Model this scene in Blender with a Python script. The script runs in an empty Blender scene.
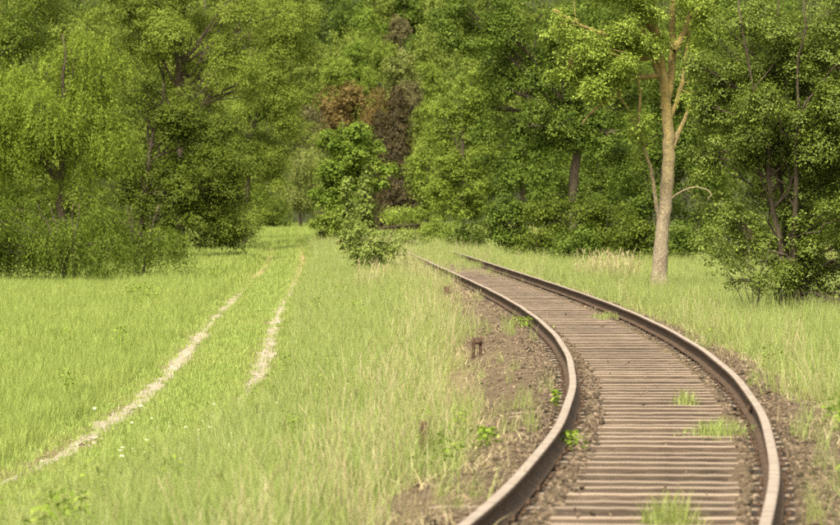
import bpy, math
import numpy as np
rng = np.random.default_rng(7)
S = bpy.context.scene
COL = S.collection

# ------------------------------------------------------------------ camera
F, HX, HY = 4200.0, 420.0, 201.0           # focal length in photo pixels, principal column, horizon row
CZ = 1.62                                  # eye height above the rail tops (rail top = 0)
cam_d = bpy.data.cameras.new('camera'); cam = bpy.data.objects.new('camera', cam_d); COL.objects.link(cam)
cam_d.sensor_width = 36; cam_d.lens = 36 * F / 840
cam_d.clip_start = 0.5; cam_d.clip_end = 4000
cam.location = (0, 0, CZ)
cam.rotation_euler = (math.radians(90) - math.atan((262.5 - HY) / F), 0, 0)
cam_d.dof.use_dof = True; cam_d.dof.focus_distance = 62; cam_d.dof.aperture_fstop = 6.7
S.camera = cam
S.render.resolution_x, S.render.resolution_y = 1024, 640

# ------------------------------------------------------------------ light
SUN_EL, SUN_AZ = math.radians(54), math.radians(197)   # azimuth clockwise from +Y (the view direction)
w = bpy.data.worlds.new('World'); S.world = w; w.use_nodes = True
wn, wl = w.node_tree.nodes, w.node_tree.links
bg = wn['Background']; sky = wn.new('ShaderNodeTexSky'); sky.sky_type = 'NISHITA'; sky.sun_disc = False
sky.sun_elevation = SUN_EL; sky.sun_rotation = SUN_AZ; sky.air_density = 1.0; sky.dust_density = 4.0
hs = wn.new('ShaderNodeHueSaturation'); hs.inputs['Saturation'].default_value = 0.22   # thin cloud: a whitish sky
tn = wn.new('ShaderNodeMix'); tn.data_type = 'RGBA'; tn.blend_type = 'MULTIPLY'; tn.inputs[0].default_value = 1
tn.inputs[7].default_value = (1.0, 0.935, 0.78, 1)
wl.new(sky.outputs[0], hs.inputs['Color']); wl.new(hs.outputs[0], tn.inputs[6]); wl.new(tn.outputs[2], bg.inputs['Color'])
bg.inputs['Strength'].default_value = 0.060
sun_d = bpy.data.lights.new('sun', 'SUN'); sun = bpy.data.objects.new('sun', sun_d); COL.objects.link(sun)
sun_d.energy = 1.5; sun_d.angle = math.radians(10); sun_d.color = (1.0, 0.92, 0.74)
sd = np.array([math.sin(SUN_AZ) * math.cos(SUN_EL), math.cos(SUN_AZ) * math.cos(SUN_EL), math.sin(SUN_EL)])
from mathutils import Vector
sun.rotation_euler = Vector(sd).to_track_quat('Z', 'Y').to_euler()
S.view_settings.view_transform = 'Standard'; S.view_settings.look = 'None'
S.view_settings.exposure = 2.68; S.view_settings.gamma = 1.0
S.cycles.use_denoising = False
S.cycles.max_bounces = 6; S.cycles.diffuse_bounces = 3; S.cycles.transmission_bounces = 4; S.cycles.transparent_max_bounces = 4
S.cycles.use_adaptive_sampling = True

# ------------------------------------------------------------------ helpers
def at(px, py, Y):
    return np.array([(px - HX) * Y / F, Y, CZ - (py - HY) * Y / F])

def build(name, V, faces, mat, parent=None, origin=(0, 0, 0), attrs=None, smooth=False, midx=None):
    """faces: list of integer arrays (n,3) or (n,4)"""
    me = bpy.data.meshes.new(name)
    V = np.asarray(V, np.float32) - np.asarray(origin, np.float32)
    me.vertices.add(len(V)); me.vertices.foreach_set('co', V.ravel())
    fl = [np.asarray(f, np.int32) for f in faces if len(f)]
    loops = np.concatenate([f.ravel() for f in fl]); tot = np.concatenate([np.full(len(f), f.shape[1], np.int32) for f in fl])
    st = np.concatenate([[0], np.cumsum(tot)[:-1]]).astype(np.int32)
    me.loops.add(len(loops)); me.loops.foreach_set('vertex_index', loops)
    me.polygons.add(len(tot)); me.polygons.foreach_set('loop_start', st)
    try: me.polygons.foreach_set('loop_total', tot)
    except Exception: pass
    for m in (mat if isinstance(mat, (list, tuple)) else [mat]): me.materials.append(m)
    if midx is not None: me.polygons.foreach_set('material_index', np.asarray(midx, np.int32))
    if attrs:
        for k, a in attrs.items():
            at_ = me.attributes.new(k, 'FLOAT', 'POINT'); at_.data.foreach_set('value', np.asarray(a, np.float32))
    me.update(calc_edges=True); me.validate()
    if smooth: me.shade_smooth()
    o = bpy.data.objects.new(name, me); COL.objects.link(o)
    if parent: o.parent = parent
    return o

def tag(o, label=None, cat=None, group=None, kind=None):
    for k, v in (('label', label), ('category', cat), ('group', group), ('kind', kind)):
        if v: o[k] = v
    return o

def empty(name, loc, label, cat, group=None):
    o = bpy.data.objects.new(name, None); COL.objects.link(o); o.location = loc; o.empty_display_size = .3
    return tag(o, label, cat, group)

class MB:
    def __init__(s): s.V, s.Q, s.T, s.n, s.A = [], [], [], 0, []
    def add(s, V, Q=None, T=None, a=0.5):
        V = np.asarray(V, float)
        if Q is not None and len(Q): s.Q.append(np.asarray(Q) + s.n)
        if T is not None and len(T): s.T.append(np.asarray(T) + s.n)
        s.V.append(V); s.n += len(V); s.A.append(np.broadcast_to(np.asarray(a, float), (len(V),)))
    def obj(s, name, mat, parent=None, origin=(0, 0, 0), smooth=False):
        f = ([np.concatenate(s.Q)] if s.Q else []) + ([np.concatenate(s.T)] if s.T else [])
        return build(name, np.concatenate(s.V), f, mat, parent, origin, {'tint': np.concatenate(s.A)}, smooth)

def tube(mb, P, R, k=7, a=0.5):
    P = np.asarray(P, float); n = len(P); R = np.broadcast_to(R, (n,))
    D = np.gradient(P, axis=0); D /= np.linalg.norm(D, axis=1)[:, None] + 1e-9
    ref = np.array([0, 1, 0.1]) if abs(D[0, 2]) > .5 else np.array([0, 0, 1.0])
    U = np.cross(D, ref); U /= np.linalg.norm(U, axis=1)[:, None] + 1e-9; W = np.cross(D, U)
    th = np.arange(k) * 2 * math.pi / k
    V = (P[:, None] + R[:, None, None] * (np.cos(th)[None, :, None] * U[:, None] + np.sin(th)[None, :, None] * W[:, None])).reshape(-1, 3)
    i = np.arange(n - 1)[:, None] * k; j = np.arange(k)[None]; j2 = (j + 1) % k
    Q = np.stack([i + j, i + j2, i + k + j2, i + k + j], -1).reshape(-1, 4)
    T = [[(n - 1) * k + q, (n - 1) * k + (q + 1) % k, n * k] for q in range(k)]
    mb.add(np.vstack([V, P[-1:]]), Q, T, a)

def bez(p0, p1, p2, n=8):
    t = np.linspace(0, 1, n)[:, None]
    return (1 - t) ** 2 * np.asarray(p0) + 2 * t * (1 - t) * np.asarray(p1) + t * t * np.asarray(p2)

_nd = np.random.default_rng(3); _ND = _nd.normal(size=(10, 3)); _ND /= np.linalg.norm(_ND, axis=1)[:, None]; _NP = _nd.uniform(0, 6.28, 10)
def noise(P, scale=1.0, seed=0.0):
    P = np.asarray(P, float) * scale; s = 0
    for i in range(10):
        fr = 1.0 * 1.35 ** i * .6
        s = s + np.sin(P @ _ND[i] * fr * 2.2 + _NP[i] + seed * (i + 1)) / (1 + .18 * i)
    return s / 3.2
def noise2(x, y, scale=1.0, seed=0.0):
    x, y = np.broadcast_arrays(np.asarray(x, float), np.asarray(y, float))
    return noise(np.stack([x, y, 0 * x + .37], -1), scale, seed)

# ------------------------------------------------------------------ materials
def nodes(name):
    m = bpy.data.materials.new(name); m.use_nodes = True
    nt = m.node_tree; return m, nt.nodes, nt.links, nt.nodes['Principled BSDF']
def ramp(n, stops):
    r = n.new('ShaderNodeValToRGB'); e = r.color_ramp.elements
    e[0].position, e[0].color = stops[0][0], (*stops[0][1], 1); e[1].position, e[1].color = stops[-1][0], (*stops[-1][1], 1)
    for p, c in stops[1:-1]: q = e.new(p); q.color = (*c, 1)
    return r
def nz(n, l, scale, detail=4, vec=None, rough=.6):
    t = n.new('ShaderNodeTexNoise'); t.inputs['Scale'].default_value = scale; t.inputs['Detail'].default_value = detail; t.inputs['Roughness'].default_value = rough
    if vec is not None: l.new(vec, t.inputs['Vector'])
    return t
def leaf_mat(name, stops, trans=.35, patch=0.0, patch_col=None, patch_scale=.35, spec=.1):
    m, n, l, p = nodes(name)
    a = n.new('ShaderNodeAttribute'); a.attribute_name = 'tint'
    r = ramp(n, stops); l.new(a.outputs['Fac'], r.inputs[0]); col = r.outputs[0]
    if patch:
        g = n.new('ShaderNodeNewGeometry'); t = nz(n, l, patch_scale, 3, g.outputs['Position'])
        mr = n.new('ShaderNodeMapRange'); mr.inputs[1].default_value = .42; mr.inputs[2].default_value = .68; mr.inputs[4].default_value = patch
        l.new(t.outputs['Fac'], mr.inputs[0])
        x = n.new('ShaderNodeMix'); x.data_type = 'RGBA'; l.new(mr.outputs[0], x.inputs[0]); l.new(col, x.inputs[6]); x.inputs[7].default_value = (*patch_col, 1); col = x.outputs[2]
    l.new(col, p.inputs['Base Color']); p.inputs['Roughness'].default_value = .55; p.inputs['Specular IOR Level'].default_value = spec
    tr = n.new('ShaderNodeBsdfTranslucent'); l.new(col, tr.inputs['Color'])
    mx = n.new('ShaderNodeMixShader'); mx.inputs[0].default_value = trans
    l.new(p.outputs[0], mx.inputs[1]); l.new(tr.outputs[0], mx.inputs[2]); l.new(mx.outputs[0], n['Material Output'].inputs['Surface'])
    return m
def rough_mat(name, stops, scale=6, stretch=(1, 1, 1), bump=.4, rough=.9, bscale=None, coord='Object'):
    m, n, l, p = nodes(name)
    tc = n.new('ShaderNodeTexCoord'); mp = n.new('ShaderNodeMapping'); mp.inputs['Scale'].default_value = stretch
    l.new(tc.outputs[coord], mp.inputs['Vector'])
    t = nz(n, l, scale, 6, mp.outputs[0], .65); r = ramp(n, stops); l.new(t.outputs['Fac'], r.inputs[0]); l.new(r.outputs[0], p.inputs['Base Color'])
    b = n.new('ShaderNodeBump'); b.inputs['Strength'].default_value = bump; b.inputs['Distance'].default_value = .02
    t2 = nz(n, l, bscale or scale * 3, 5, mp.outputs[0]); l.new(t2.outputs['Fac'], b.inputs['Height']); l.new(b.outputs[0], p.inputs['Normal'])
    p.inputs['Roughness'].default_value = rough; p.inputs['Specular IOR Level'].default_value = .25
    return m

M = {}
M['willow'] = leaf_mat('willow_leaf', [(0, (.073, .107, .013)), (.5, (.158, .213, .024)), (1, (.286, .359, .055))], .4)
M['ash'] = leaf_mat('ash_leaf', [(0, (.103, .139, .020)), (.5, (.171, .221, .032)), (1, (.263, .320, .061))], .42)
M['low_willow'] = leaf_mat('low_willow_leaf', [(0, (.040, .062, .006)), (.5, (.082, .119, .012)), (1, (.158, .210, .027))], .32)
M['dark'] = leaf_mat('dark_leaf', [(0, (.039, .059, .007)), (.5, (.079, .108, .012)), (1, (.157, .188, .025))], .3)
M['olive'] = leaf_mat('olive_leaf', [(0, (.082, .110, .017)), (.5, (.135, .171, .027)), (1, (.212, .254, .051))], .36)
M['yellowgreen'] = leaf_mat('yellowgreen_leaf', [(0, (0.132, 0.183, 0.024)), (.5, (0.220, 0.287, 0.046)), (1, (0.330, 0.403, 0.095))], .42)
M['maple'] = leaf_mat('maple_leaf', [(0, (.065, .108, .012)), (.5, (.133, .198, .025)), (1, (.266, .341, .059))], .42)
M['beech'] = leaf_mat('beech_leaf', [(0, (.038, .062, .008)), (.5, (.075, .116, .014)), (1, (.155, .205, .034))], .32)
M['fresh'] = leaf_mat('fresh_leaf', [(0, (.087, .127, .015)), (.5, (.161, .217, .030)), (1, (.262, .318, .062))], .42)
M['smallleaf'] = leaf_mat('small_leaf', [(0, (.052, .075, .010)), (.55, (.109, .147, .020)), (1, (.252, .308, .061))], .34, spec=.2)
M['bramble'] = leaf_mat('bramble_leaf', [(0, (0.096, 0.128, 0.021)), (.5, (0.160, 0.204, 0.043)), (.88, (0.216, 0.261, 0.072)), (1, (0.216, 0.171, 0.060))], .35)
M['copper'] = leaf_mat('copper_leaf', [(0, (.072, .053, .016)), (.5, (.127, .089, .028)), (1, (.198, .147, .050))], .3)
M['brownconifer'] = leaf_mat('brown_needle', [(0, (.022, .018, .008)), (.5, (.045, .036, .015)), (1, (.088, .070, .030))], .1)
M['pale'] = leaf_mat('pale_leaf', [(0, (.10, .122, .03)), (.5, (.16, .185, .045)), (1, (.235, .255, .08))], .35)
M['darkconifer'] = leaf_mat('dark_needle', [(0, (.018, .034, .006)), (.5, (.039, .060, .010)), (1, (.078, .102, .018))], .1)
M['twig'] = leaf_mat('grey_twig_leaf', [(0, (.065, .06, .025)), (.5, (.11, .10, .04)), (1, (.17, .155, .07))], .25)
M['bark'] = rough_mat('bark', [(.3, (.028, .021, .014)), (.7, (.085, .066, .045))], 5, (3, 3, .7), .8)
M['grass'] = leaf_mat('grass_blade', [(0, (.143, .198, .040)), (.45, (.220, .280, .074)), (.8, (.297, .348, .125)), (1, (.399, .395, .225))], .42, .6, (.297, .307, .106), .5)
M['meadow'] = leaf_mat('meadow_blade', [(0, (.149, .203, .037)), (.5, (.215, .280, .066)), (1, (.307, .359, .112))], .42, .55, (.271, .307, .084), .35)
M['lawn'] = leaf_mat('short_blade', [(0, (.148, .212, .040)), (.5, (.212, .281, .065)), (1, (.297, .355, .114))], .35, .5, (.283, .303, .095), .7)
M['straw'] = leaf_mat('straw', [(0, (.22, .18, .085)), (.5, (.33, .28, .15)), (1, (.46, .41, .26))], .3)
M['herb'] = leaf_mat('herb_leaf', [(0, (.085, .145, .012)), (.5, (.145, .22, .022)), (1, (.23, .30, .05))], .35)
M['white'] = leaf_mat('white_petal', [(0, (.7, .68, .52)), (1, (.85, .83, .70))], .2)
M['yellow'] = leaf_mat('yellow_petal', [(0, (.62, .50, .05)), (1, (.75, .62, .10))], .2)
M['sleeper'] = rough_mat('weathered_sleeper_side', [(.25, (.022, .015, .010)), (.5, (.052, .037, .026)), (.75, (.095, .070, .051))], 3.0, (1.2, 9, 9), .6, .9, 8)
M['sleeper_top'] = rough_mat('pale_sleeper_top', [(.28, (.10, .073, .052)), (.5, (.20, .153, .115)), (.75, (.31, .25, .195))], 3.0, (1.2, 9, 9), .5, .9, 8)  # top faces get a paler colour than the sides
M['sleeper_shade'] = rough_mat('shade_painted_sleeper_side', [(.3, (.010, .007, .005)), (.7, (.026, .018, .012))], 6, (1, 1, 1), .4, .8)  # near-black colour painting the groove shade on sleeper sides by the rails
M['rust'] = rough_mat('rusty_rail_side', [(.3, (.030, .018, .011)), (.7, (.078, .047, .028))], 7, (1, 1, 1), .3, .85)
M['stone'] = rough_mat('ballast_stone', [(.3, (.045, .032, .020)), (.55, (.105, .078, .053)), (.8, (.23, .185, .135))], 1.1, (1, 1, 1), .3, .95, 30, 'Object')
def vary(m, lo, hi):
    n, l = m.node_tree.nodes, m.node_tree.links; p = n['Principled BSDF']; src = p.inputs['Base Color'].links[0].from_socket
    oi = n.new('ShaderNodeObjectInfo'); mr = n.new('ShaderNodeMapRange'); mr.inputs[3].default_value = lo; mr.inputs[4].default_value = hi; l.new(oi.outputs['Random'], mr.inputs[0])
    x = n.new('ShaderNodeMix'); x.data_type = 'RGBA'; x.blend_type = 'MULTIPLY'; x.inputs[0].default_value = 1; l.new(src, x.inputs[6]); l.new(mr.outputs[0], x.inputs[7]); l.new(x.outputs[2], p.inputs['Base Color'])
vary(M['stone'], .4, 1.6); vary(M['sleeper_top'], .78, 1.18); vary(M['sleeper'], .75, 1.25)
M['rutstone'] = rough_mat('pale_limestone_rubble', [(.3, (.19, .155, .115)), (.7, (.32, .275, .225))], 2, (1, 1, 1), .3, .95, 30)
M['wood'] = rough_mat('rotten_wood', [(.3, (.035, .02, .012)), (.7, (.10, .058, .034))], 9, (6, 6, 1), .8, .9)

def rail_top_mat():
    m, n, l, p = nodes('worn_rail_head')
    tc = n.new('ShaderNodeTexCoord'); t = nz(n, l, 5, 6, tc.outputs['Object'], .7)
    r = ramp(n, [(.3, (.16, .120, .090)), (.55, (.26, .21, .17)), (.8, (.34, .285, .24))]); l.new(t.outputs['Fac'], r.inputs[0]); l.new(r.outputs[0], p.inputs['Base Color'])
    p.inputs['Metallic'].default_value = .25; p.inputs['Roughness'].default_value = .5
    return m
M['railtop'] = rail_top_mat()

def ground_mat(name, bare_cols, green_cols, sc=2.0):
    m, n, l, p = nodes(name)
    g = n.new('ShaderNodeNewGeometry'); a = n.new('ShaderNodeAttribute'); a.attribute_name = 'tint'
    t1 = nz(n, l, 6, 8, g.outputs['Position'], .7); t2 = nz(n, l, sc, 6, g.outputs['Position'])
    rb = ramp(n, [(.3, bare_cols[0]), (.5, bare_cols[1]), (.72, bare_cols[2])]); l.new(t1.outputs['Fac'], rb.inputs[0])
    rg = ramp(n, [(.3, green_cols[0]), (.7, green_cols[1])]); l.new(t2.outputs['Fac'], rg.inputs[0])
    x = n.new('ShaderNodeMix'); x.data_type = 'RGBA'; l.new(a.outputs['Fac'], x.inputs[0]); l.new(rg.outputs[0], x.inputs[6]); l.new(rb.outputs[0], x.inputs[7])
    l.new(x.outputs[2], p.inputs['Base Color']); p.inputs['Roughness'].default_value = .95; p.inputs['Specular IOR Level'].default_value = .15
    b = n.new('ShaderNodeBump'); b.inputs['Strength'].default_value = .9; b.inputs['Distance'].default_value = .03
    t3 = nz(n, l, 22, 6, g.outputs['Position'], .75); l.new(t3.outputs['Fac'], b.inputs['Height']); l.new(b.outputs[0], p.inputs['Normal'])
    return m
M['ground'] = ground_mat('meadow_soil', [(.08, .058, .03), (.14, .105, .06), (.22, .175, .11)], [(.08, .095, .018), (.15, .16, .035)])
M['ballast'] = ground_mat('brown_ballast_soil', [(.045, .031, .018), (.092, .067, .042), (.165, .126, .083)], [(.010, .007, .005), (.024, .017, .011)])  # second colour pair is near-black, painted shade for the rail grooves
M['rut'] = ground_mat('pale_rut_gravel', [(.17, .135, .09), (.27, .23, .18), (.36, .32, .265)], [(.22, .155, .075), (.30, .215, .115)])
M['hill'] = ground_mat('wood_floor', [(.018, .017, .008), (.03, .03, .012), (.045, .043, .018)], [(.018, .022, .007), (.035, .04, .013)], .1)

# ------------------------------------------------------------------ layout curves
_C = np.array([2.2008, -1.0648, -1.0338, 1.0192, -0.3459])
def _cp(Y): t = (Y - 70) / 50; return sum(_C[k] * t ** k for k in range(5))
def cx(Y):                                   # X of the track centre line at distance Y
    Y = np.asarray(Y, float); q = np.clip(Y, 18, 125)
    v = _cp(q)
    v = np.where(Y < 18, v + (Y - 18) * .118, v); e = Y - 125
    return np.where(Y > 125, v - .0297 * e - .00032 * e * e, v)
RL = np.array([(18, -5.6), (25, -4.9), (31, -4.05), (36.5, -3.45), (46, -3.36), (55, -3.42), (70, -3.80), (86, -4.22), (112, -4.75), (135, -5.25), (160, -5.8), (190, -6.7), (225, -8.0), (300, -11), (340, -13)])
RR = np.array([(18, -4.3), (25, -3.5), (31, -2.83), (36.5, -2.35), (46, -2.12), (55, -2.14), (70, -2.52), (80, -2.78), (99, -3.20), (123, -3.65), (160, -4.45), (190, -5.4), (225, -6.7), (300, -9.6), (340, -11.6)])
def _smooth(T):
    yy = np.arange(18, 340, 1.0); v = np.interp(yy, T[:, 0], T[:, 1]); k = np.ones(9) / 9
    v = np.convolve(np.pad(v, 4, mode='edge'), k, 'valid'); return yy, v
_rl, _rr = _smooth(RL), _smooth(RR)
def rut_l(Y): return np.interp(Y, *_rl)
def rut_r(Y): return np.interp(Y, *_rr)
PD = [-60, -14, -6.5, -5.0, -3.9, -3.2, -2.3, -1.7, 1.6, 2.2, 3.2, 6, 10, 60]
PZ = [-.86, -.84, -.80, -.76, -.72, -.62, -.45, -.36, -.36, -.38, -.44, -.52, -.60, -.70]
def hill(X, Y):
    Y = np.asarray(Y, float) + 10 * noise2(X, Y, .012)
    return np.interp(Y, [375, 400, 560, 620, 900, 1500], [0, 1.5, 20.5, 40, 160, 200])
def gz(X, Y):
    X = np.asarray(X, float); Y = np.asarray(Y, float)
    d = X - cx(np.clip(Y, 0, 200)); z = np.interp(d, PD, PZ)
    bump = .035 * noise2(X, Y, .8) * np.clip((np.abs(d) - 1.4) / 1.0, 0, 1)
    rd = np.minimum(np.abs(X - rut_l(Y)), np.abs(X - rut_r(Y)))
    z = z + bump * np.clip(rd / .6, .15, 1) - .035 * np.exp(-(rd / .25) ** 2) * (Y < 240)
    far = np.clip((Y - 150) / 150, 0, 1)
    z = z * (1 - far) + far * (-.55)
    return z + hill(X, Y)
def bare_l(Y): return np.interp(Y, [18, 24, 32, 42, 55, 68, 90, 125], [-1.12, -1.2, -1.5, -2.0, -1.95, -1.5, -1.1, -.9])
def bare_r(Y): return np.interp(Y, [18, 24, 30, 40, 50, 65, 90, 125], [1.10, 1.15, 1.40, 1.38, 1.28, 1.12, .95, .86])

# ------------------------------------------------------------------ ground
def axis(segs):
    out = []
    for a, b, s in segs: out.append(np.arange(a, b, s))
    return np.unique(np.round(np.concatenate(out), 4))
gx = axis([(-900, -100, 80), (-100, -22, 6), (-22, -8, .7), (-8, 6, .2), (6, 22, .7), (22, 100, 6), (100, 901, 80)])
gy = axis([(-60, 14, 6), (14, 70, .45), (70, 150, 1.0), (150, 350, 4), (350, 700, 8), (700, 1500, 60)])
XX, YY = np.meshgrid(gx, gy); ZZ = gz(XX, YY)
V = np.stack([XX, YY, ZZ], -1).reshape(-1, 3); nx, ny = len(gx), len(gy)
i = np.arange(ny - 1)[:, None] * nx + np.arange(nx - 1)[None]
Q = np.stack([i, i + 1, i + nx + 1, i + nx], -1).reshape(-1, 4)
dd = (XX - cx(YY)).ravel(); yf = YY.ravel(); xf = XX.ravel()
nzv = noise2(xf, yf, 1.3)
bare = np.clip(1 - (np.abs(dd) - np.where(dd < 0, -bare_l(yf), bare_r(yf)) - .25 * nzv) / .5, 0, 1) * (yf < 220)
rd = np.minimum(np.abs(xf - rut_l(yf)), np.abs(xf - rut_r(yf)))
bare = np.maximum(bare, np.clip(1 - (rd - .15) / .25, 0, 1) * .8 * (yf < 235))
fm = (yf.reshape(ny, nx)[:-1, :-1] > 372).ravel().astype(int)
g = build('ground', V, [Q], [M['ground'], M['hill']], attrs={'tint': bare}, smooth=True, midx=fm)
tag(g, 'grassy meadow ground rising to a wooded hillside', 'ground', kind='structure')

def strip(name, ys, offs, zfun, mat, tint=None, cxf=cx):
    ys = np.asarray(ys); offs = np.asarray(offs)
    X = cxf(ys)[:, None] + offs if offs.ndim == 2 else cxf(ys)[:, None] + offs[None]
    Y = np.broadcast_to(ys[:, None], X.shape); Z = zfun(X, Y, np.broadcast_to(offs, X.shape))
    n, k = X.shape; V = np.stack([X, Y, Z], -1).reshape(-1, 3)
    i = np.arange(n - 1)[:, None] * k + np.arange(k - 1)[None]
    Q = np.stack([i, i + 1, i + k + 1, i + k], -1).reshape(-1, 4)
    return build(name, V, [Q], mat, attrs={'tint': np.ones(len(V)) if tint is None else tint(X, Y).ravel()}, smooth=True)

# ballast bed: level with the sleepers in the middle, scooped out along both rails
ST = -0.166                                  # top of the sleepers
def bed_z(X, Y, d):
    a = np.abs(d)
    z = np.interp(a, [0, .42, .49, .55, .63, .645, .865, .88, .95, 1.15, 1.32, 1.6, 2.0], [ST - .062, ST - .058, ST - .03, ST + .004, ST + .002, ST - .17, ST - .17, ST + .004, ST + .016, ST + .014, ST - .02, ST - .11, -.47])
    return z + .008 * noise2(X, Y, 4.0) * (a > .3) + .006 * noise2(X, Y, 9.0) + .022 * noise2(X, Y, 1.7) * ((a > .95) | ((a > .47) & (a < .63)))
by = np.concatenate([np.arange(15, 60, .22), np.arange(60, 120, .5), np.arange(120, 190, 1.5)])
bo = np.array([.2, .41, .45, .49, .52, .55, .59, .63, .645, .755, .865, .88, .92, .96, 1.03, 1.1, 1.18, 1.25, 1.32, 1.45, 1.6, 1.8, 2.0]); bo = np.concatenate([-bo[::-1], [0], bo])
tag(strip('ballast_bed', by, bo, bed_z, M['ballast'], lambda X, Y: 1 - ((np.abs(X - cx(Y)) > .635) & (np.abs(X - cx(Y)) < .875)) * 1.0), 'brown ballast and soil bed under the railway track', 'ballast', kind='structure')  # tint drops in the grooves: their shade is painted into the bed colour

# wheel ruts of the farm track: pale gravel worn through the turf
def rut(fn, y0, y1, seed):
    ys = np.arange(y0, y1, .16)
    taper = np.clip((ys - y0) / 12, .1, 1) * np.clip((y1 - ys) / 30, .25, 1)
    wl = (.125 + .085 * noise2(ys, 0 * ys, .8, seed) + .03 * noise2(ys, 0 * ys, 4, seed)) * taper
    wr = (.125 + .085 * noise2(ys, 0 * ys, .8, seed + 5) + .03 * noise2(ys, 0 * ys, 4, seed + 9)) * taper
    wl, wr = np.clip(wl, .012, None), np.clip(wr, .012, None)
    offs = np.stack([-wl, -wl * .6, wl * 0, wr * .6, wr], 1)
    return strip('wheel_rut', ys, offs, lambda X, Y, d: gz(X, Y) + .014 - .010 * (np.abs(d) > .5 * np.abs(d).max(axis=1, keepdims=True)), M['rut'], lambda X, Y: np.clip(1.2 - (Y - 85) / 60, 0, 1), fn)
tag(rut(rut_l, 33, 232, 1.0), 'left wheel rut of pale gravel running through the meadow', 'path', kind='structure')
tag(rut(rut_r, 45, 232, 2.0), 'right wheel rut of pale gravel beside the tall verge grass', 'path', kind='structure')
tag(rut(rut_r, 28.5, 34, 3.0), 'short pale gravel patch in the worn grass at lower left', 'path', kind='structure')

# ------------------------------------------------------------------ railway track
track = empty('railway_track', (float(cx(22)), 22, ST), 'rusty single railway track on sleepers curving left through the grass', 'railway')
TO = np.array(track.location)
# arc-length table
ay = np.arange(12, 200, .02); ax = cx(ay); al = np.concatenate([[0], np.cumsum(np.hypot(np.diff(ax), np.diff(ay)))])
def at_s(s):
    y = np.interp(s, al, ay); x = cx(y); sl = (cx(y + .05) - cx(y - .05)) / .1; return x, y, sl
s20, s175 = np.interp(15, ay, al), np.interp(182, ay, al)
# rails: head 70 mm, height 149 mm, foot 125 mm
prof = np.array([(-.0625, -.149), (-.0625, -.139), (-.02, -.122), (-.008, -.112), (-.007, -.055), (-.016, -.042), (-.034, -.036), (-.0355, -.012), (-.031, -.003), (-.018, 0),
                 (.018, 0), (.031, -.003), (.0355, -.012), (.034, -.036), (.016, -.042), (.007, -.055), (.008, -.112), (.02, -.122), (.0625, -.139), (.0625, -.149)])
def rail(off, s0, s1, label):
    ss = np.unique(np.concatenate([np.arange(s0, s1, .4), [s1]])); x, y, sl = at_s(ss); L = np.sqrt(1 + sl ** 2); nxv, nyv = 1 / L, -sl / L
    wob = .004 * np.sin(ss * .9 + off * 3)
    k = len(prof); V = np.zeros((len(ss), k, 3))
    V[..., 0] = (x + nxv * (off + wob))[:, None] + nxv[:, None] * prof[None, :, 0]
    V[..., 1] = (y + nyv * (off + wob))[:, None] + nyv[:, None] * prof[None, :, 0]
    V[..., 2] = prof[None, :, 1]
    n = len(ss); i = np.arange(n - 1)[:, None] * k; j = np.arange(k)[None]; j2 = (j + 1) % k
    Q = np.stack([i + j, i + k + j, i + k + j2, i + j2], -1)
    mi = np.broadcast_to(((j >= 8) & (j <= 10)).astype(int), (n - 1, k)).ravel()
    caps = []
    for b, rev in ((0, 0), ((n - 1) * k, 1)):
        c = [b + q for q in range(k)]
        for q in range(k // 2 - 1):
            f = [c[q], c[q + 1], c[k - 2 - q], c[k - 1 - q]]; caps.append(f[::-1] if rev else f)
    mi = np.concatenate([mi, np.zeros(len(caps), int)])
    o = build('rail', V.reshape(-1, 3), [Q.reshape(-1, 4), np.array(caps)], [M['rust'], M['railtop']], track, TO, midx=mi)
    o['label'] = label; return o
sj = float(np.interp(34.6, ay, al))
rail(-.752, s20, s175, 'inner rail on the left with worn pale head')
r1 = rail(.752, s20, sj - .004, 'near length of the outer rail, up to the joint')
rail(.752, sj + .004, s175, 'far length of the outer rail, beyond the joint')
# fishplates at the joint
x, y, sl = at_s(sj); ang = math.atan2(-sl, 1)
def box(mb, c, sx, sy, sz, rot=0, a=.5, bev=0.0):
    k = np.array([(-1, -1, -1), (1, -1, -1), (1, 1, -1), (-1, 1, -1), (-1, -1, 1), (1, -1, 1), (1, 1, 1), (-1, 1, 1)], float) * (sx / 2, sy / 2, sz / 2)
    if bev: k[4:, :2] *= 1 - bev
    cr, sr = math.cos(rot), math.sin(rot); R = np.array([[cr, -sr, 0], [sr, cr, 0], [0, 0, 1]])
    mb.add(k @ R.T + np.asarray(c), [[0, 3, 2, 1], [4, 5, 6, 7], [0, 1, 5, 4], [1, 2, 6, 5], [2, 3, 7, 6], [3, 0, 4, 7]], a=a)
for sgn in (-1, 1):
    mb = MB(); c = (x + math.cos(ang) * (.752 + sgn * .017), y + math.sin(ang) * (.752 + sgn * .017), -.083)
    box(mb, c, .018, .5, .056, ang)
    for q in (-.18, -.06, .06, .18):
        box(mb, (c[0] + sgn * .014 - math.sin(ang) * q, c[1] + math.cos(ang) * q, c[2]), .014, .03, .03, ang)
    mb.obj('fishplate', M['rust'], r1, TO)
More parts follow.
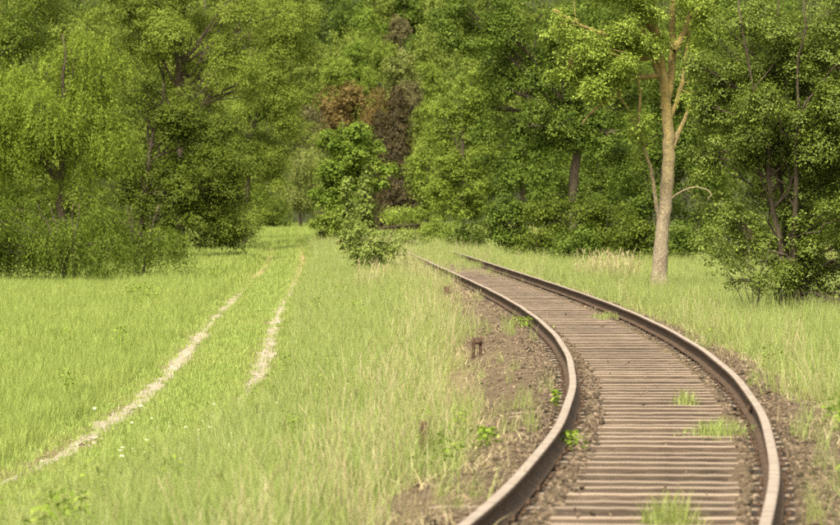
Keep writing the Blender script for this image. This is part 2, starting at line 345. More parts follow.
# sleepers
def sleeper_mesh(seed):
    r = np.random.default_rng(seed); nX = 32
    xs = np.linspace(-1.25, 1.25, nX); hw, top, bot = .115, 0, -.18
    V = []
    for q, xx in enumerate(xs):
        e1, e2, tz = r.normal(0, .003), r.normal(0, .003), r.normal(0, .0012)
        if q in (0, nX - 1): tz -= .008
        V += [(xx, -hw + e1, bot), (xx, -hw + e1, top - .014 + tz), (xx, -hw + .014 + e1, top + tz), (xx, hw - .014 + e2, top + tz), (xx, hw + e2, top - .014 + tz), (xx, hw + e2, bot)]
    V = np.array(V); Q = []
    for q in range(nX - 1):
        for j in range(5): Q.append((q * 6 + j, q * 6 + 6 + j, q * 6 + 7 + j, q * 6 + 1 + j))
    Q += [(0, 1, 4, 5), (1, 2, 3, 4)]; b = (nX - 1) * 6; Q += [(b + 5, b + 4, b + 1, b), (b + 4, b + 3, b + 2, b + 1)]
    groove_shade = lambda q: .60 < abs((xs[q // 5] + xs[q // 5 + 1]) / 2) < .90  # side faces next to a rail, painted dark as groove shade
    mi = [(1 if (q % 5) == 2 else (2 if groove_shade(q) else 0)) for q in range((nX - 1) * 5)] + [0] * 4
    o = build('sleeper', V, [np.array(Q)], [M['sleeper'], M['sleeper_top'], M['sleeper_shade']], midx=mi); me = o.data; bpy.data.objects.remove(o); return me
smesh = [sleeper_mesh(40 + q) for q in range(8)]
def plate_mesh():
    mb = MB(); box(mb, (0, 0, .006), .155, .15, .012, 0, .5, .03)
    o = mb.obj('baseplate', M['rust']); me = o.data; bpy.data.objects.remove(o); return me
def clip_mesh():
    mb = MB(); box(mb, (0, 0, .012), .03, .06, .018, 0, .5, .2); tube(mb, [(.006, 0, .015), (.006, 0, .036)], .010, 6)
    o = mb.obj('rail_clip', M['rust']); me = o.data; bpy.data.objects.remove(o); return me
pm, cm = plate_mesh(), clip_mesh()
ss = np.arange(np.interp(17, ay, al), s175 - .5, .62)
for q, s_ in enumerate(ss):
    s_ = s_ + rng.normal(0, .012); x, y, sl = at_s(s_); a_ = -math.atan(sl)
    o = bpy.data.objects.new('sleeper', smesh[q % 8]); COL.objects.link(o); o.parent = track
    o.location = (x - TO[0] + rng.normal(0, .012), y - TO[1], ST + rng.normal(0, .004) - .004 - TO[2]); o.rotation_euler = (0, rng.normal(0, .002), a_ + rng.normal(0, .006) + (math.pi if rng.random() < .5 else 0))
    if 19 < y < 75:
        for off in (-.752, .752):
            b = bpy.data.objects.new('baseplate', pm); COL.objects.link(b); b.parent = o; b.location = (off, 0, .002)
            if y < 45:
                for sg in (-1, 1):
                    c = bpy.data.objects.new('rail_clip', cm); COL.objects.link(c); c.parent = o; c.location = (off + sg * .078, 0, .013)
                    c.rotation_euler = (0, 0, 0 if sg > 0 else math.pi)

# ------------------------------------------------------------------ scattered stuff (geometry-node instances)
def variants(name, objs):
    c = bpy.data.collections.new(name)
    for o in objs:
        COL.objects.unlink(o); c.objects.link(o)
    return c
def scatter(name, label, cat, P, scl, coll, nvar, tilt=.12, rot=None, parent=None):
    P = np.asarray(P, float); n = len(P)
    me = bpy.data.meshes.new(name); me.vertices.add(n); me.vertices.foreach_set('co', P.astype(np.float32).ravel())
    R = np.stack([rng.normal(0, tilt, n), rng.normal(0, tilt, n), rng.uniform(0, 6.283, n) if rot is None else rot], 1).astype(np.float32)
    a = me.attributes.new('rot', 'FLOAT_VECTOR', 'POINT'); a.data.foreach_set('vector', R.ravel())
    a = me.attributes.new('scl', 'FLOAT_VECTOR', 'POINT'); sc = np.asarray(scl, np.float32); sc = np.repeat(sc[:, None], 3, 1) if sc.ndim == 1 else sc
    a.data.foreach_set('vector', sc.ravel())
    a = me.attributes.new('idx', 'INT', 'POINT'); a.data.foreach_set('value', rng.integers(0, nvar, n).astype(np.int32))
    o = bpy.data.objects.new(name, me); COL.objects.link(o)
    ng = bpy.data.node_groups.new(name, 'GeometryNodeTree')
    ng.interface.new_socket('Geometry', in_out='INPUT', socket_type='NodeSocketGeometry'); ng.interface.new_socket('Geometry', in_out='OUTPUT', socket_type='NodeSocketGeometry')
    N, L = ng.nodes, ng.links
    gi, go = N.new('NodeGroupInput'), N.new('NodeGroupOutput'); ip = N.new('GeometryNodeInstanceOnPoints'); ci = N.new('GeometryNodeCollectionInfo')
    ci.inputs['Collection'].default_value = coll; ci.inputs['Separate Children'].default_value = True; ci.inputs['Reset Children'].default_value = True
    def na(nm, ty):
        q = N.new('GeometryNodeInputNamedAttribute'); q.data_type = ty; q.inputs['Name'].default_value = nm; return q.outputs['Attribute']
    ip.inputs['Pick Instance'].default_value = True
    L.new(gi.outputs[0], ip.inputs['Points']); L.new(ci.outputs[0], ip.inputs['Instance']); L.new(na('idx', 'INT'), ip.inputs['Instance Index'])
    L.new(na('rot', 'FLOAT_VECTOR'), ip.inputs['Rotation']); L.new(na('scl', 'FLOAT_VECTOR'), ip.inputs['Scale']); L.new(ip.outputs[0], go.inputs[0])
    md = o.modifiers.new('scatter', 'NODES'); md.node_group = ng
    return tag(o, label, cat, kind='stuff')

def blades(r, n, hmin, hmax, spread, width, bend, segs=3, tint=(.1, .8), upright=.12):
    """a tuft of curved grass blades -> MB"""
    mb = MB()
    for _ in range(n):
        a = r.uniform(0, 6.283); rr = spread * math.sqrt(r.random()); base = np.array([rr * math.cos(a), rr * math.sin(a), -.02])
        h = r.uniform(hmin, hmax); az = r.uniform(0, 6.283); lean = np.array([math.cos(az), math.sin(az), 0]) ; side = np.array([-math.sin(az), math.cos(az), 0])
        wv = width * r.uniform(.7, 1.3); b = bend * r.uniform(.2, 1.6); u = upright * r.random()
        V = []
        for q in range(segs + 1):
            t = q / segs; c = base + lean * (u * h * t + b * h * t * t) + np.array([0, 0, h * t * (1 - .35 * b * t)])
            if q < segs: V += [c - side * wv * (1 - .75 * t), c + side * wv * (1 - .75 * t)]
            else: V.append(c)
        Qs = [(2 * q, 2 * q + 1, 2 * q + 3, 2 * q + 2) for q in range(segs - 1)]
        mb.add(V, Qs, [(2 * segs - 2, 2 * segs - 1, 2 * segs)], r.uniform(*tint))
    return mb
def stalks(r, n, hmin, hmax, spread, width=.0022, head=True, tint=(.1, .9)):
    mb = MB()
    for _ in range(n):
        a = r.uniform(0, 6.283); rr = spread * math.sqrt(r.random()); b0 = np.array([rr * math.cos(a), rr * math.sin(a), -.02]); h = r.uniform(hmin, hmax)
        l = r.normal(0, .16, 2) * h; tip = b0 + (l[0], l[1], h); P = bez(b0, b0 + (l[0] * .2, l[1] * .2, h * .6), tip, 4); t = r.uniform(*tint)
        tube(mb, P, [width, width, width * .8, width * .5], 3, t)
        if head and r.random() < .75:
            d = (P[-1] - P[-2]); d /= np.linalg.norm(d); hl = h * r.uniform(.12, .2); e = tip + d * hl + (l[0] * .1, l[1] * .1, -.01)
            tube(mb, bez(tip, (tip + e) / 2, e, 4), np.array([.3, 1, .8, .15]) * width * 1.5, 4, t)
    return mb
def leafset(C, Nn, U, L, W, tint, fold=.18):
    """diamond leaves: centre, normal, axis, length, width"""
    n = len(C); Nn = Nn / (np.linalg.norm(Nn, axis=1)[:, None] + 1e-9)
    U = U - Nn * (U * Nn).sum(1)[:, None]; U /= np.linalg.norm(U, axis=1)[:, None] + 1e-9; Wv = np.cross(Nn, U)
    L = np.broadcast_to(L, n)[:, None]; W = np.broadcast_to(W, n)[:, None]
    V = np.stack([C - U * L * .5, C + Wv * W * .5 + Nn * W * fold - U * L * .08, C + U * L * .5 - Nn * L * .08, C - Wv * W * .5 + Nn * W * fold - U * L * .08], 1).reshape(-1, 3)
    i = np.arange(n)[:, None] * 4
    return V, i + np.array([[0, 1, 2, 3]]) if False else np.concatenate([i, i + 1, i + 2, i + 3], 1), np.repeat(tint, 4)
def herb(r, n, h, spread, L, W):
    C = np.stack([r.normal(0, spread, n), r.normal(0, spread, n), r.uniform(.1, 1, n) * h], 1); C[:, :2] *= (1.1 - .5 * C[:, 2:] / h)
    N_ = np.stack([r.normal(0, .5, n), r.normal(0, .5, n), np.ones(n)], 1); U_ = C * (1, 1, 0) + r.normal(0, .05, (n, 3)) + (0, 0, .02)
    sz = r.uniform(.6, 1.2, n); V, Q, t = leafset(C, N_, U_, L * sz, W * sz, r.uniform(0, 1, n))
    mb = MB(); mb.add(V, Q, None, t)
    for q in range(max(3, n // 14)):
        e = C[r.integers(n)]; tube(mb, bez((e[0] * .2, e[1] * .2, -.02), (e[0] * .4, e[1] * .4, e[2] * .6), e, 4), [.003, .0025, .002, .001], 3, .4)
    return mb
def mk(name, mbs, mat): return variants(name, [m.obj(name, mat) for m in mbs])
R_ = lambda s: np.random.default_rng(s)
C_tall = mk('tall_grass_tuft', [blades(R_(q), 34, .16, .60, .12, .0030, .34 + .05 * (q % 3), 4, (.05, 1)) for q in range(6)], M['grass'])
C_mead = mk('meadow_grass_tuft', [blades(R_(20 + q), 34, .10, .32, .12, .0030, .36, 3, (.05, 1)) for q in range(5)], M['meadow'])
C_short = mk('short_grass_tuft', [blades(R_(30 + q), 30, .03, .11, .11, .0036, .4, 3, (.1, 1)) for q in range(4)], M['lawn'])
C_far = mk('far_grass_tuft', [blades(R_(50 + q), 34, .14, .40, .30, .013, .3, 3, (.1, .95)) for q in range(4)], M['meadow'])
C_dry = mk('dry_stalk_tuft', [stalks(R_(60 + q), 9, .25, .68, .08) for q in range(5)], M['straw'])
C_litter = mk('straw_litter_tuft', [blades(R_(70 + q), 14, .04, .16, .16, .0035, 1.1, 3, (.0, 1), .8) for q in range(4)], M['straw'])
C_seed = mk('seeding_grass_tuft', [stalks(R_(90 + q), 8, .30, .72, .12, .0016, True, (.35, .82)) for q in range(5)], M['grass'])
C_herb = mk('herb_plant', [herb(R_(80 + q), 46, .26, .085, .06, .028) for q in range(4)], M['herb'])

STUMPS = [((423 - HX) * 31.5 / F, 31.5, 1.1), ((477 - HX) * 52.3 / F, 52.3, 1.3), ((447 - HX) * 81.5 / F, 81.5, 2.5)]   # little grass right before the stumps
def pts(y0, y1, dens, mask, x0=None, x1=None, near=19):
    """random ground points inside the (widened) field of view with mask(X, Y, d, noise) -> probability"""
    wmax = .1 * y1 + 3.5; A = (y1 - y0) * 2 * wmax; n = int(A * dens)
    Y = rng.uniform(y0, y1, n); X = rng.uniform(-wmax, wmax, n)
    k = np.abs(X) < .1 * Y + 3.5; X, Y = X[k], Y[k]
    d = X - cx(Y); p = mask(X, Y, d, noise2(X, Y, .9, 2.0)) * 1.0
    for sx_, sy_, dep_ in STUMPS: p = np.where((np.abs(X - sx_) < .13) & (Y < sy_ + .1) & (Y > sy_ - dep_), p * .06, p)
    k = rng.random(len(X)) < p; X, Y = X[k], Y[k]
    return np.stack([X, Y, gz(X, Y) - .01], 1)
BZ = lambda P: np.column_stack([P[:, 0], P[:, 1], np.maximum(P[:, 2], bed_z(P[:, 0], P[:, 1], P[:, 0] - cx(P[:, 1])))])
def m_mead(X, Y, d, n): return (X < rut_l(Y) - .42 + .12 * n) * 1.0 * (Y < 375)
def m_verge_l(X, Y, d, n):
    e = np.clip((bare_l(Y) - d + .28 * n) / .5, 0, 1)
    return e * (X > rut_r(Y) + .5 + .15 * n) * np.where(Y < 200, 1, 0) * np.clip(.35 + .65 * (d < -2.1) + .3 * n, .12, 1)
def m_verge_r(X, Y, d, n):
    e = np.clip((d - bare_r(Y) + .3 * n) / .5, 0, 1); return e * (d < 14)
def m_lawn(X, Y, d, n):
    rdv = np.minimum(np.abs(X - rut_l(Y)), np.abs(X - rut_r(Y)))
    inside = (X > rut_l(Y) - .65) & (X < rut_r(Y) + .8)
    vis_l = np.clip((Y - 31) / 9, 0, 1); vis_r = np.clip((Y - 44) / 12, 0, 1)
    near_r = np.abs(X - rut_r(Y)) < np.abs(X - rut_l(Y)); vis = np.where(near_r, vis_r, vis_l)
    p = np.clip((rdv - .10 - .12 * n) / .12, 0.09, 1); p = np.maximum(p, 1 - vis)
    return inside * p * (Y < 240)
def m_over(X, Y, d, n): return (np.abs(d) < 1.0) * np.clip((Y - 98 + 20 * n) / 55, 0, 1)
def cat(*a): return np.concatenate(a)
def scl(P, lo, hi, grow=0): return rng.uniform(lo, hi, len(P)) * (1 + grow * np.clip((P[:, 1] - 50) / 100, 0, 1.2))

P = cat(pts(18, 60, 46, m_mead), pts(60, 120, 24, m_mead)); scatter('meadow_grass', 'bright green meadow grass left of the farm track', 'grass', P, scl(P, .75, 1.25, .5), C_mead, 5)
P = cat(pts(120, 200, 4, m_mead), pts(200, 375, 1.6, lambda X, Y, d, n: (X < 4) * 1.0)); scatter('distant_grass', 'sunny distant grass at the end of the farm track', 'grass', P, scl(P, .8, 1.3), C_far, 4)
P = cat(pts(18, 60, 52, m_verge_l), pts(60, 140, 24, m_verge_l), pts(140, 200, 8, m_verge_l)); scatter('verge_grass', 'tall pale green grass between the farm track and the railway', 'grass', P, scl(P, .7, 1.12, .25), C_tall, 6)
P = cat(pts(18, 60, 52, m_verge_r), pts(60, 130, 22, m_verge_r), pts(130, 200, 7, m_verge_r)); scatter('verge_grass', 'tall green grass along the right side of the railway', 'grass', P, scl(P, .55, 1.0, .25), C_tall, 6)
def m_shoulder(X, Y, d, n): return ((d > bare_l(Y) - .5) & (d < -.95) | (d < bare_r(Y) + .5) & (d > .95)) * np.clip(noise2(X, Y, 1.9, 4.0) - .2, 0, 1) * .6
P = BZ(cat(pts(18, 60, 26, m_shoulder), pts(60, 110, 12, m_shoulder))); scatter('shoulder_grass', 'scattered short grass sprouting on the ballast shoulders', 'grass', P, scl(P, .3, .7), C_tall, 6)
P = BZ(cat(pts(85, 185, 26, m_over))); scatter('verge_grass', 'grass growing over the far end of the railway track', 'grass', P, scl(P, .5, .95) * np.clip((P[:, 1] - 75) / 60, .3, 1), C_tall, 6)
P = cat(pts(18, 75, 2.2, lambda X, Y, d, n: np.clip(m_verge_l(X, Y, d, n) + m_verge_r(X, Y, d, n), 0, 1) * np.clip(noise2(X, Y, 1.4, 7.0), 0, 1)))
for rep_ in range(3): P = cat(P, P[:, :] + np.column_stack([rng.normal(0, .09, len(P)), rng.normal(0, .09, len(P)), np.zeros(len(P))])) if rep_ < 2 else P
scatter('tall_grass_clumps', 'taller lush grass clumps rising above the verges', 'grass', P, scl(P, 1.0, 1.35), C_tall, 6)
P = cat(pts(40, 125, 5, lambda X, Y, d, n: np.clip((d - 2.4) / 2, 0, 1) * (d < 12) * np.clip(.3 + noise2(X, Y, .8, 5.0), 0, 1))); scatter('rough_grass', 'rough taller grass in front of the bushes on the right', 'grass', P, scl(P, .9, 1.4), C_tall, 6)
P = cat(pts(18, 60, 90, m_lawn), pts(60, 130, 40, m_lawn), pts(130, 240, 12, m_lawn)); scatter('short_grass', 'short trodden yellowish grass on the farm track', 'grass', P, scl(P, .8, 1.3, .8), C_short, 4)
def m_dry(X, Y, d, n):
    l = 1.6 * np.exp(-((d - (bare_l(Y) - .55)) / .42) ** 2) * np.clip(.55 + n, .12, 1) + .05 * ((d < -1.6) & (X > rut_r(Y) + .6)) * np.clip(n + .1, 0, 1)
    r = .6 * np.exp(-((d - (bare_r(Y) + .3)) / .4) ** 2) * np.clip(.3 + n, 0, 1)
    return .36 * (l + r) * (Y < 150)
P = cat(pts(18, 60, 20, m_dry), pts(60, 150, 9, m_dry)); scatter('dry_grass', 'straw coloured dry grass stalks beside the railway', 'dry grass', P, scl(P, .6, 1.1, .2), C_dry, 5)
def m_litter(X, Y, d, n): return (np.exp(-((d - bare_l(Y) + .1) / .4) ** 2) + .7 * np.exp(-((d - bare_r(Y) - .1) / .3) ** 2)) * np.clip(.7 + n, 0, 1) * (Y < 130)
P = BZ(cat(pts(18, 60, 26, m_litter), pts(60, 130, 10, m_litter))); scatter('straw_litter', 'matted dead grass lying on the ballast edges', 'dead grass', P, scl(P, .7, 1.2), C_litter, 4, .2)
def m_herb(X, Y, d, n): return ((d < bare_l(Y) - .0) & (X > rut_r(Y) + .4)) * np.clip(n - .15, 0, 1) * .6 + (d > bare_r(Y)) * np.clip(n - .1, 0, 1) * .5 * (d < 9) + (X < rut_l(Y) - .5) * np.clip(n - .2, 0, 1) * .10
P = BZ(cat(pts(18, 60, 9, m_herb), pts(60, 130, 4, m_herb))); scatter('weeds', 'leafy green weeds among the verge grass', 'weeds', P, scl(P, .6, 1.3), C_herb, 4)

P = cat(pts(18, 60, 16, lambda X, Y, d, n: m_verge_l(X, Y, d, n) * np.clip(.5 + .7 * n, 0, 1)), pts(60, 130, 7, m_verge_l)); scatter('seeding_grass', 'thin seeding grass heads above the left verge', 'grass', P, scl(P, .7, 1.1), C_seed, 5)
P = cat(pts(18, 60, 16, lambda X, Y, d, n: m_verge_r(X, Y, d, n) * np.clip(.5 + .7 * n, 0, 1)), pts(60, 130, 6, m_verge_r)); scatter('seeding_grass', 'thin seeding grass heads along the right verge', 'grass', P, scl(P, .6, 1.0), C_seed, 5)
# ballast stones
def on_track(P):
    P = BZ(P); sl_ = np.interp(P[:, 1], ay, al); fr = np.abs((sl_ - ss[0] + .31) % .62 - .31); d = np.abs(P[:, 0] - cx(P[:, 1]))
    P[:, 2] = np.where((fr < .11) & (d < 1.25), np.maximum(P[:, 2], ST), P[:, 2]); return P
def stone(r):
    import bmesh
    bm = bmesh.new(); bmesh.ops.create_icosphere(bm, subdivisions=1, radius=.5)
    me = bpy.data.meshes.new('ballast_stone')
    s = r.uniform(.55, 1.1, 3)
    for v in bm.verts:
        k = 1 + r.normal(0, .16); v.co = (v.co.x * s[0] * k, v.co.y * s[1] * k, v.co.z * s[2] * .75 * k)
    bm.to_mesh(me); bm.free(); me.materials.append(M['stone'])
    o = bpy.data.objects.new('ballast_stone', me); COL.objects.link(o); return o
C_stone = variants('ballast_stone', [stone(R_(q + 5)) for q in range(8)])
def m_stone(X, Y, d, n):
    a = np.abs(d)
    p = (.85 - .4 * (d > 0)) * ((a > .47 + .08 * (d > 0)) & (a < .64)) + .01 * ((a > .65) & (a < .86)) + .95 * ((a >= .885) & (a < 1.12)) + .75 * (a >= 1.12) * (d > bare_l(Y) - .3) * (d < bare_r(Y) + .3) + .035 * (a < .45) * np.clip(.3 + n, 0, 1)
    return np.where((a >= 1.12), p * np.clip(.30 + .8 * n, .08, 1), p)
P = cat(pts(18, 45, 420, m_stone), pts(45, 75, 200, m_stone), pts(75, 125, 70, m_stone)); P = on_track(P)
sz = np.clip(rng.lognormal(math.log(.025), .45, len(P)), .011, .07)
P[:, 2] += sz * .15; scatter('ballast_stones', 'loose brown crushed stones strewn along both rails', 'stones', P, sz, C_stone, 8, 1.2)
def m_rutst(X, Y, d, n):
    a = np.minimum(np.abs(X - rut_l(Y)) + 9 * (Y < 33), np.abs(X - rut_r(Y)) + 9 * (Y < 51)); return np.clip(1 - a / .2, 0, 1) * np.clip(.5 + n, .1, 1)
C_rs = variants('rut_stone', [stone(R_(q + 25)) for q in range(5)])
for o in C_rs.objects: o.data.materials.clear(); o.data.materials.append(M['rutstone'])
P = cat(pts(33, 90, 60, m_rutst)); P[:, 2] += .02; sz = np.clip(rng.lognormal(math.log(.03), .4, len(P)), .015, .06)
scatter('rut_stones', 'pale limestone rubble lying in the wheel ruts', 'stones', P, np.stack([sz * 1.5, sz * 1.5, sz * .6], 1), C_rs, 5, .3)

# flowers
def flower(r, col, h):
    mb = MB(); n = 7
    for q in range(n):
        a = r.uniform(0, 6.28); rr = .022 * math.sqrt(r.random()); c = np.array([rr * math.cos(a), rr * math.sin(a), h + r.uniform(-.006, .006)]) * (.75, .75, 1)
        V, Qf, t = leafset(c[None], np.array([[r.normal(0, .4), -.4, 1]]), np.array([[1., r.normal(), 0]]), .014, .012, np.array([r.random()])); mb.add(V, Qf, None, t)
    return mb
C_white = mk('white_flower', [flower(R_(q + 300), 0, .33) for q in range(3)], M['white'])
C_yel = mk('yellow_flower', [flower(R_(q + 310), 0, .27) for q in range(3)], M['yellow'])
def m_fl(X, Y, d, n): return (np.exp(-((X - (-2.2)) / .75) ** 2 - ((Y - 36) / 5.0) ** 2) * .45 + .012 * (X < rut_l(Y) - .6))
P = cat(pts(26, 50, 9, m_fl)); scatter('white_flowers', 'tiny white flower heads scattered in the verge grass', 'flowers', P, scl(P, .8, 1.2), C_white, 3)
P = cat(pts(40, 130, .5, lambda X, Y, d, n: (X < rut_l(Y) - .8) * np.clip(n, 0, 1))); scatter('yellow_flowers', 'tiny yellow flowers dotting the left meadow', 'flowers', P, scl(P, .8, 1.3), C_yel, 3)

# ------------------------------------------------------------------ trees and shrubs
def Ev(px, py, Y, wpx, hpx, dep=None):
    c = at(px, py, Y); rx, rz = wpx * Y / F, hpx * Y / F
    return (c, np.array([rx, rx * .8 if dep is None else dep, rz]))
def unit(n, r):
    v = r.normal(size=(n, 3)); return v / np.linalg.norm(v, axis=1)[:, None]
def crown_points(r, envs, nsub, subr, nclus, shell=.45, floor=None):
    """bough centres through the crown's volume, then leaf sprays through each bough (denser outside and on top)"""
    vol = np.array([e[1].prod() ** (2 / 3) for e in envs]); vol /= vol.sum()
    SC, SR = [], []
    for e, f in zip(envs, vol):
        n = max(3, int(round(nsub * f))); u = unit(n, r); rad = r.uniform(.12, 1.0, n) ** .5
        SC.append(e[0] + u * rad[:, None] * e[1] * (1 - subr * .45)); SR.append(np.full(n, subr * e[1].mean()) * r.uniform(.6, 1.35, n))
    SC, SR = np.concatenate(SC), np.concatenate(SR)
    k = r.choice(len(SC), nclus, p=SR ** 2 / (SR ** 2).sum()); u = unit(nclus, r); u[:, 2] += .22
    u /= np.linalg.norm(u, axis=1)[:, None]
    rad = SR[k] * (shell + (1 - shell) * r.random(nclus) ** .7) * (1 + .3 * noise(u * 2 + k[:, None], 1.3)); C = SC[k] + u * rad[:, None] * np.array([1.1, 1.1, .9])
    if floor is not None: C[:, 2] = np.where(C[:, 2] < floor, floor + r.random(nclus) * .5, C[:, 2])
    return SC, SR, k, C, u
def leaves(r, C, u, per, spray, L, W, upw=.75, outw=.85, rnd=.34, tint_c=.26, floor=None):
    n = len(C) * per; ci = np.repeat(np.arange(len(C)), per)
    off = unit(n, r) * (r.random(n) ** .5)[:, None] * spray * np.array([1, 1, .62]); off *= r.uniform(.7, 1.35, len(C))[ci][:, None]
    # sprays hang along their outward direction
    P = C[ci] + off - np.array([0, 0, 1]) * (np.linalg.norm(off[:, :2], axis=1) ** 2 / (spray * 3))[:, None]
    Nn = np.array([0, 0, 1]) * upw + u[ci] * outw + r.normal(0, rnd, (n, 3)); U = u[ci] * .6 + off / spray + r.normal(0, .5, (n, 3)) - np.array([0, 0, .25])
    s = r.uniform(.65, 1.25, n); t = np.clip(r.normal(.45, tint_c, len(C))[ci] * .7 + r.normal(.45, .2, n) * .3, 0, 1)
    if floor is not None: P[:, 2] = np.maximum(P[:, 2], floor + .05)
    return leafset(P, Nn, U, L * s, W * s, t)
def strands(r, C, u, per, length, L, W, out=.35, floor=None):
    n = len(C) * per; ci = np.repeat(np.arange(len(C)), per); s = np.tile((np.arange(per) + .5) / per, len(C)) + r.normal(0, .02, n); ln = (length * r.uniform(.5, 1.3, len(C)))[ci]
    az = u[ci] * np.array([1, 1, 0]); P = C[ci] + az * (out * ln * np.sqrt(np.clip(s, 0, 1)))[:, None] - np.array([0, 0, 1]) * (ln * s ** 1.5)[:, None] + r.normal(0, .045, (n, 3))
    U = az * .35 + r.normal(0, .45, (n, 3)) - np.array([0, 0, .8]); Nn = u[ci] * .7 + r.normal(0, .5, (n, 3)) + np.array([0, 0, .55])
    sc = r.uniform(.7, 1.25, n); t = np.clip(r.normal(.45, .28, len(C))[ci] * .65 + r.normal(.45, .2, n) * .35, 0, 1)
    if floor is not None: P[:, 2] = np.maximum(P[:, 2], floor + .04)
    return leafset(P, Nn, U, L * sc, W * sc, t, .1)
def woody(name, label, cat_, px, Y, envs, leafm, seed, trunk_r=.12, nsub=30, subr=.38, lai=4.0, per=14, spray=.30, L=.095, W=.068, mode='leaf', barkm='bark', group=None, stems=1, limbs=14, twig=.35, dx=0, lean=(0, 0), shell=.45, strand=1.0, top=None, rnd=.34, spreadtrunk=.25, limb_lo=None):
    r = np.random.default_rng(seed); bx = (px - HX) * Y / F + dx; by_ = Y; bz = float(gz(bx, by_)) - .03; base = np.array([bx, by_, bz])
    trunk_r *= .68; L *= .88; W *= .88; area = sum(math.pi * q[1][0] * q[1][2] for q in envs)
    nclus = int(lai * area / (.5 * L * W * per))
    SC, SR, k, C, u = crown_points(r, envs, nsub, subr, nclus, shell, bz + .12)
    fl = bz
    e = empty(name, base, label, cat_, group)
    V, Qf, t = (strands(r, C, u, per, strand, L, W, floor=fl) if mode == 'droop' else leaves(r, C, u, per, spray, L, W, floor=fl, rnd=rnd))
    build('crown', V, [Qf], M[leafm], e, base, {'tint': t})
    ctop = max(q[0][2] + q[1][2] * .5 for q in envs) if top is None else top; cc = np.mean([q[0] for q in envs], 0)
    mb = MB(); stemP = []
    for q in range(stems):
        a = 6.283 * q / max(stems, 1) + r.random(); b0 = base + np.array([math.cos(a), math.sin(a), 0]) * trunk_r * 1.3 * (stems > 1)
        tp = np.array([base[0] * .45 + cc[0] * .55 + lean[0], base[1] * .5 + cc[1] * .5 + lean[1], ctop]) + np.array([math.cos(a), math.sin(a), 0]) * (ctop - bz) * spreadtrunk * (stems > 1)
        P_ = bez(b0, b0 * (.75, .75, 0) + tp * (.25, .25, 0) + np.array([0, 0, bz + (ctop - bz) * .5]), tp, 12); P_[1:-1, :2] += r.normal(0, trunk_r * .35, (10, 2))
        rad = trunk_r / math.sqrt(stems) * (1 - .82 * np.linspace(0, 1, 12) ** 1.1); rad[0] *= 1.3; P_[0, 2] -= .1
        tube(mb, P_, rad, 9); stemP.append((P_, rad))
    mb.obj('trunk', M[barkm], e, base, True)
    mb = MB(); idx = r.permutation(len(SC))[:limbs]
    for q in idx:
        P_, rad = stemP[r.integers(stems)]; tgt = SC[q]; hh = np.clip((tgt[2] - bz) * r.uniform(.55, .9), (limb_lo if limb_lo is not None else (.32 if stems == 1 else .1)) * (ctop - bz), .93 * (ctop - bz)) + bz
        j = int(np.argmin(np.abs(P_[:, 2] - hh))); j = min(max(j, 1), 10); s0 = P_[j]
        if stems == 1 and tgt[2] < s0[2] - .2: continue
        mid = s0 * .5 + tgt * .5 + np.array([0, 0, np.linalg.norm(tgt - s0) * .12]) + r.normal(0, .12, 3)
        B = bez(s0, mid, tgt, 7); B[1:-1] += r.normal(0, .05, (5, 3)); r0 = min(rad[j] * .55, .05 * np.linalg.norm(tgt - s0) ** .7); tube(mb, B, np.linspace(r0, r0 * .35, 7), 6)
        mem = np.where(k == q)[0][:max(2, int(twig * 14))]
        for c in mem:
            bt = B[r.integers(3, 7)]; tube(mb, bez(bt, (bt + C[c]) / 2 + r.normal(0, .06, 3), C[c], 4), np.array([.4, .3, .2, .1]) * r0, 4)
    if limbs: mb.obj('branches', M[barkm], e, base, True)
    return e

LB = 'trees of the left wood edge'; RB = 'trees and shrubs right of the railway'; HB = 'trees on the far hillside'
# --- left
woody('willow_tree', 'tall weeping willow with bright yellow-green drooping foliage at far left', 'tree', 62, 152, [Ev(52, 100, 152, 72, 66), Ev(92, 55, 152, 44, 40), Ev(15, 130, 152, 56, 70), Ev(95, 140, 152, 46, 56)], 'willow', 1, .26, 46, .36, 3.6, 20, L=.13, W=.034, mode='droop', strand=.9, group=LB, limbs=18)
woody('willow_shrub', 'low dark drooping willow shrub touching the meadow below the tall willow', 'shrub', 70, 119, [Ev(75, 240, 119, 34, 36, 1.4), Ev(25, 232, 119, 46, 44, 1.6), Ev(-20, 228, 119, 36, 50, 1.5), Ev(110, 250, 119, 26, 24, 1.1)], 'low_willow', 2, .12, 22, .42, 3.2, 18, L=.12, W=.03, mode='droop', strand=.85, group=LB, stems=4, limbs=10)
woody('willow_shrub', 'low arching willow shrub reaching right towards the farm track', 'shrub', 140, 126, [Ev(150, 240, 126, 32, 26, 1.3), Ev(112, 222, 126, 34, 32, 1.4), Ev(182, 250, 126, 18, 15, .9)], 'low_willow', 3, .11, 20, .42, 3.2, 18, L=.12, W=.03, mode='droop', strand=.85, group=LB, stems=4, limbs=10)
woody('alder_tree', 'dense dark green broadleaf tree with dark trunk right of the willow', 'tree', 138, 166, [Ev(200, 165, 166, 60, 72), Ev(160, 110, 166, 46, 54), Ev(228, 205, 166, 34, 50), Ev(200, 232, 166, 52, 34), Ev(135, 195, 166, 40, 54)], 'dark', 4, .24, 80, .32, 3.4, group=LB, limbs=24)
woody('ash_tree', 'high loose olive tree with bare forked limbs above the dark broadleaf tree', 'tree', 180, 188, [Ev(190, 25, 188, 70, 50), Ev(150, -20, 188, 80, 50), Ev(235, 65, 188, 48, 50), Ev(255, 0, 188, 50, 55), Ev(115, 30, 188, 46, 50)], 'ash', 5, .30, 80, .28, 2.6, 14, .32, .095, .058, group=LB, limbs=34, twig=.5)
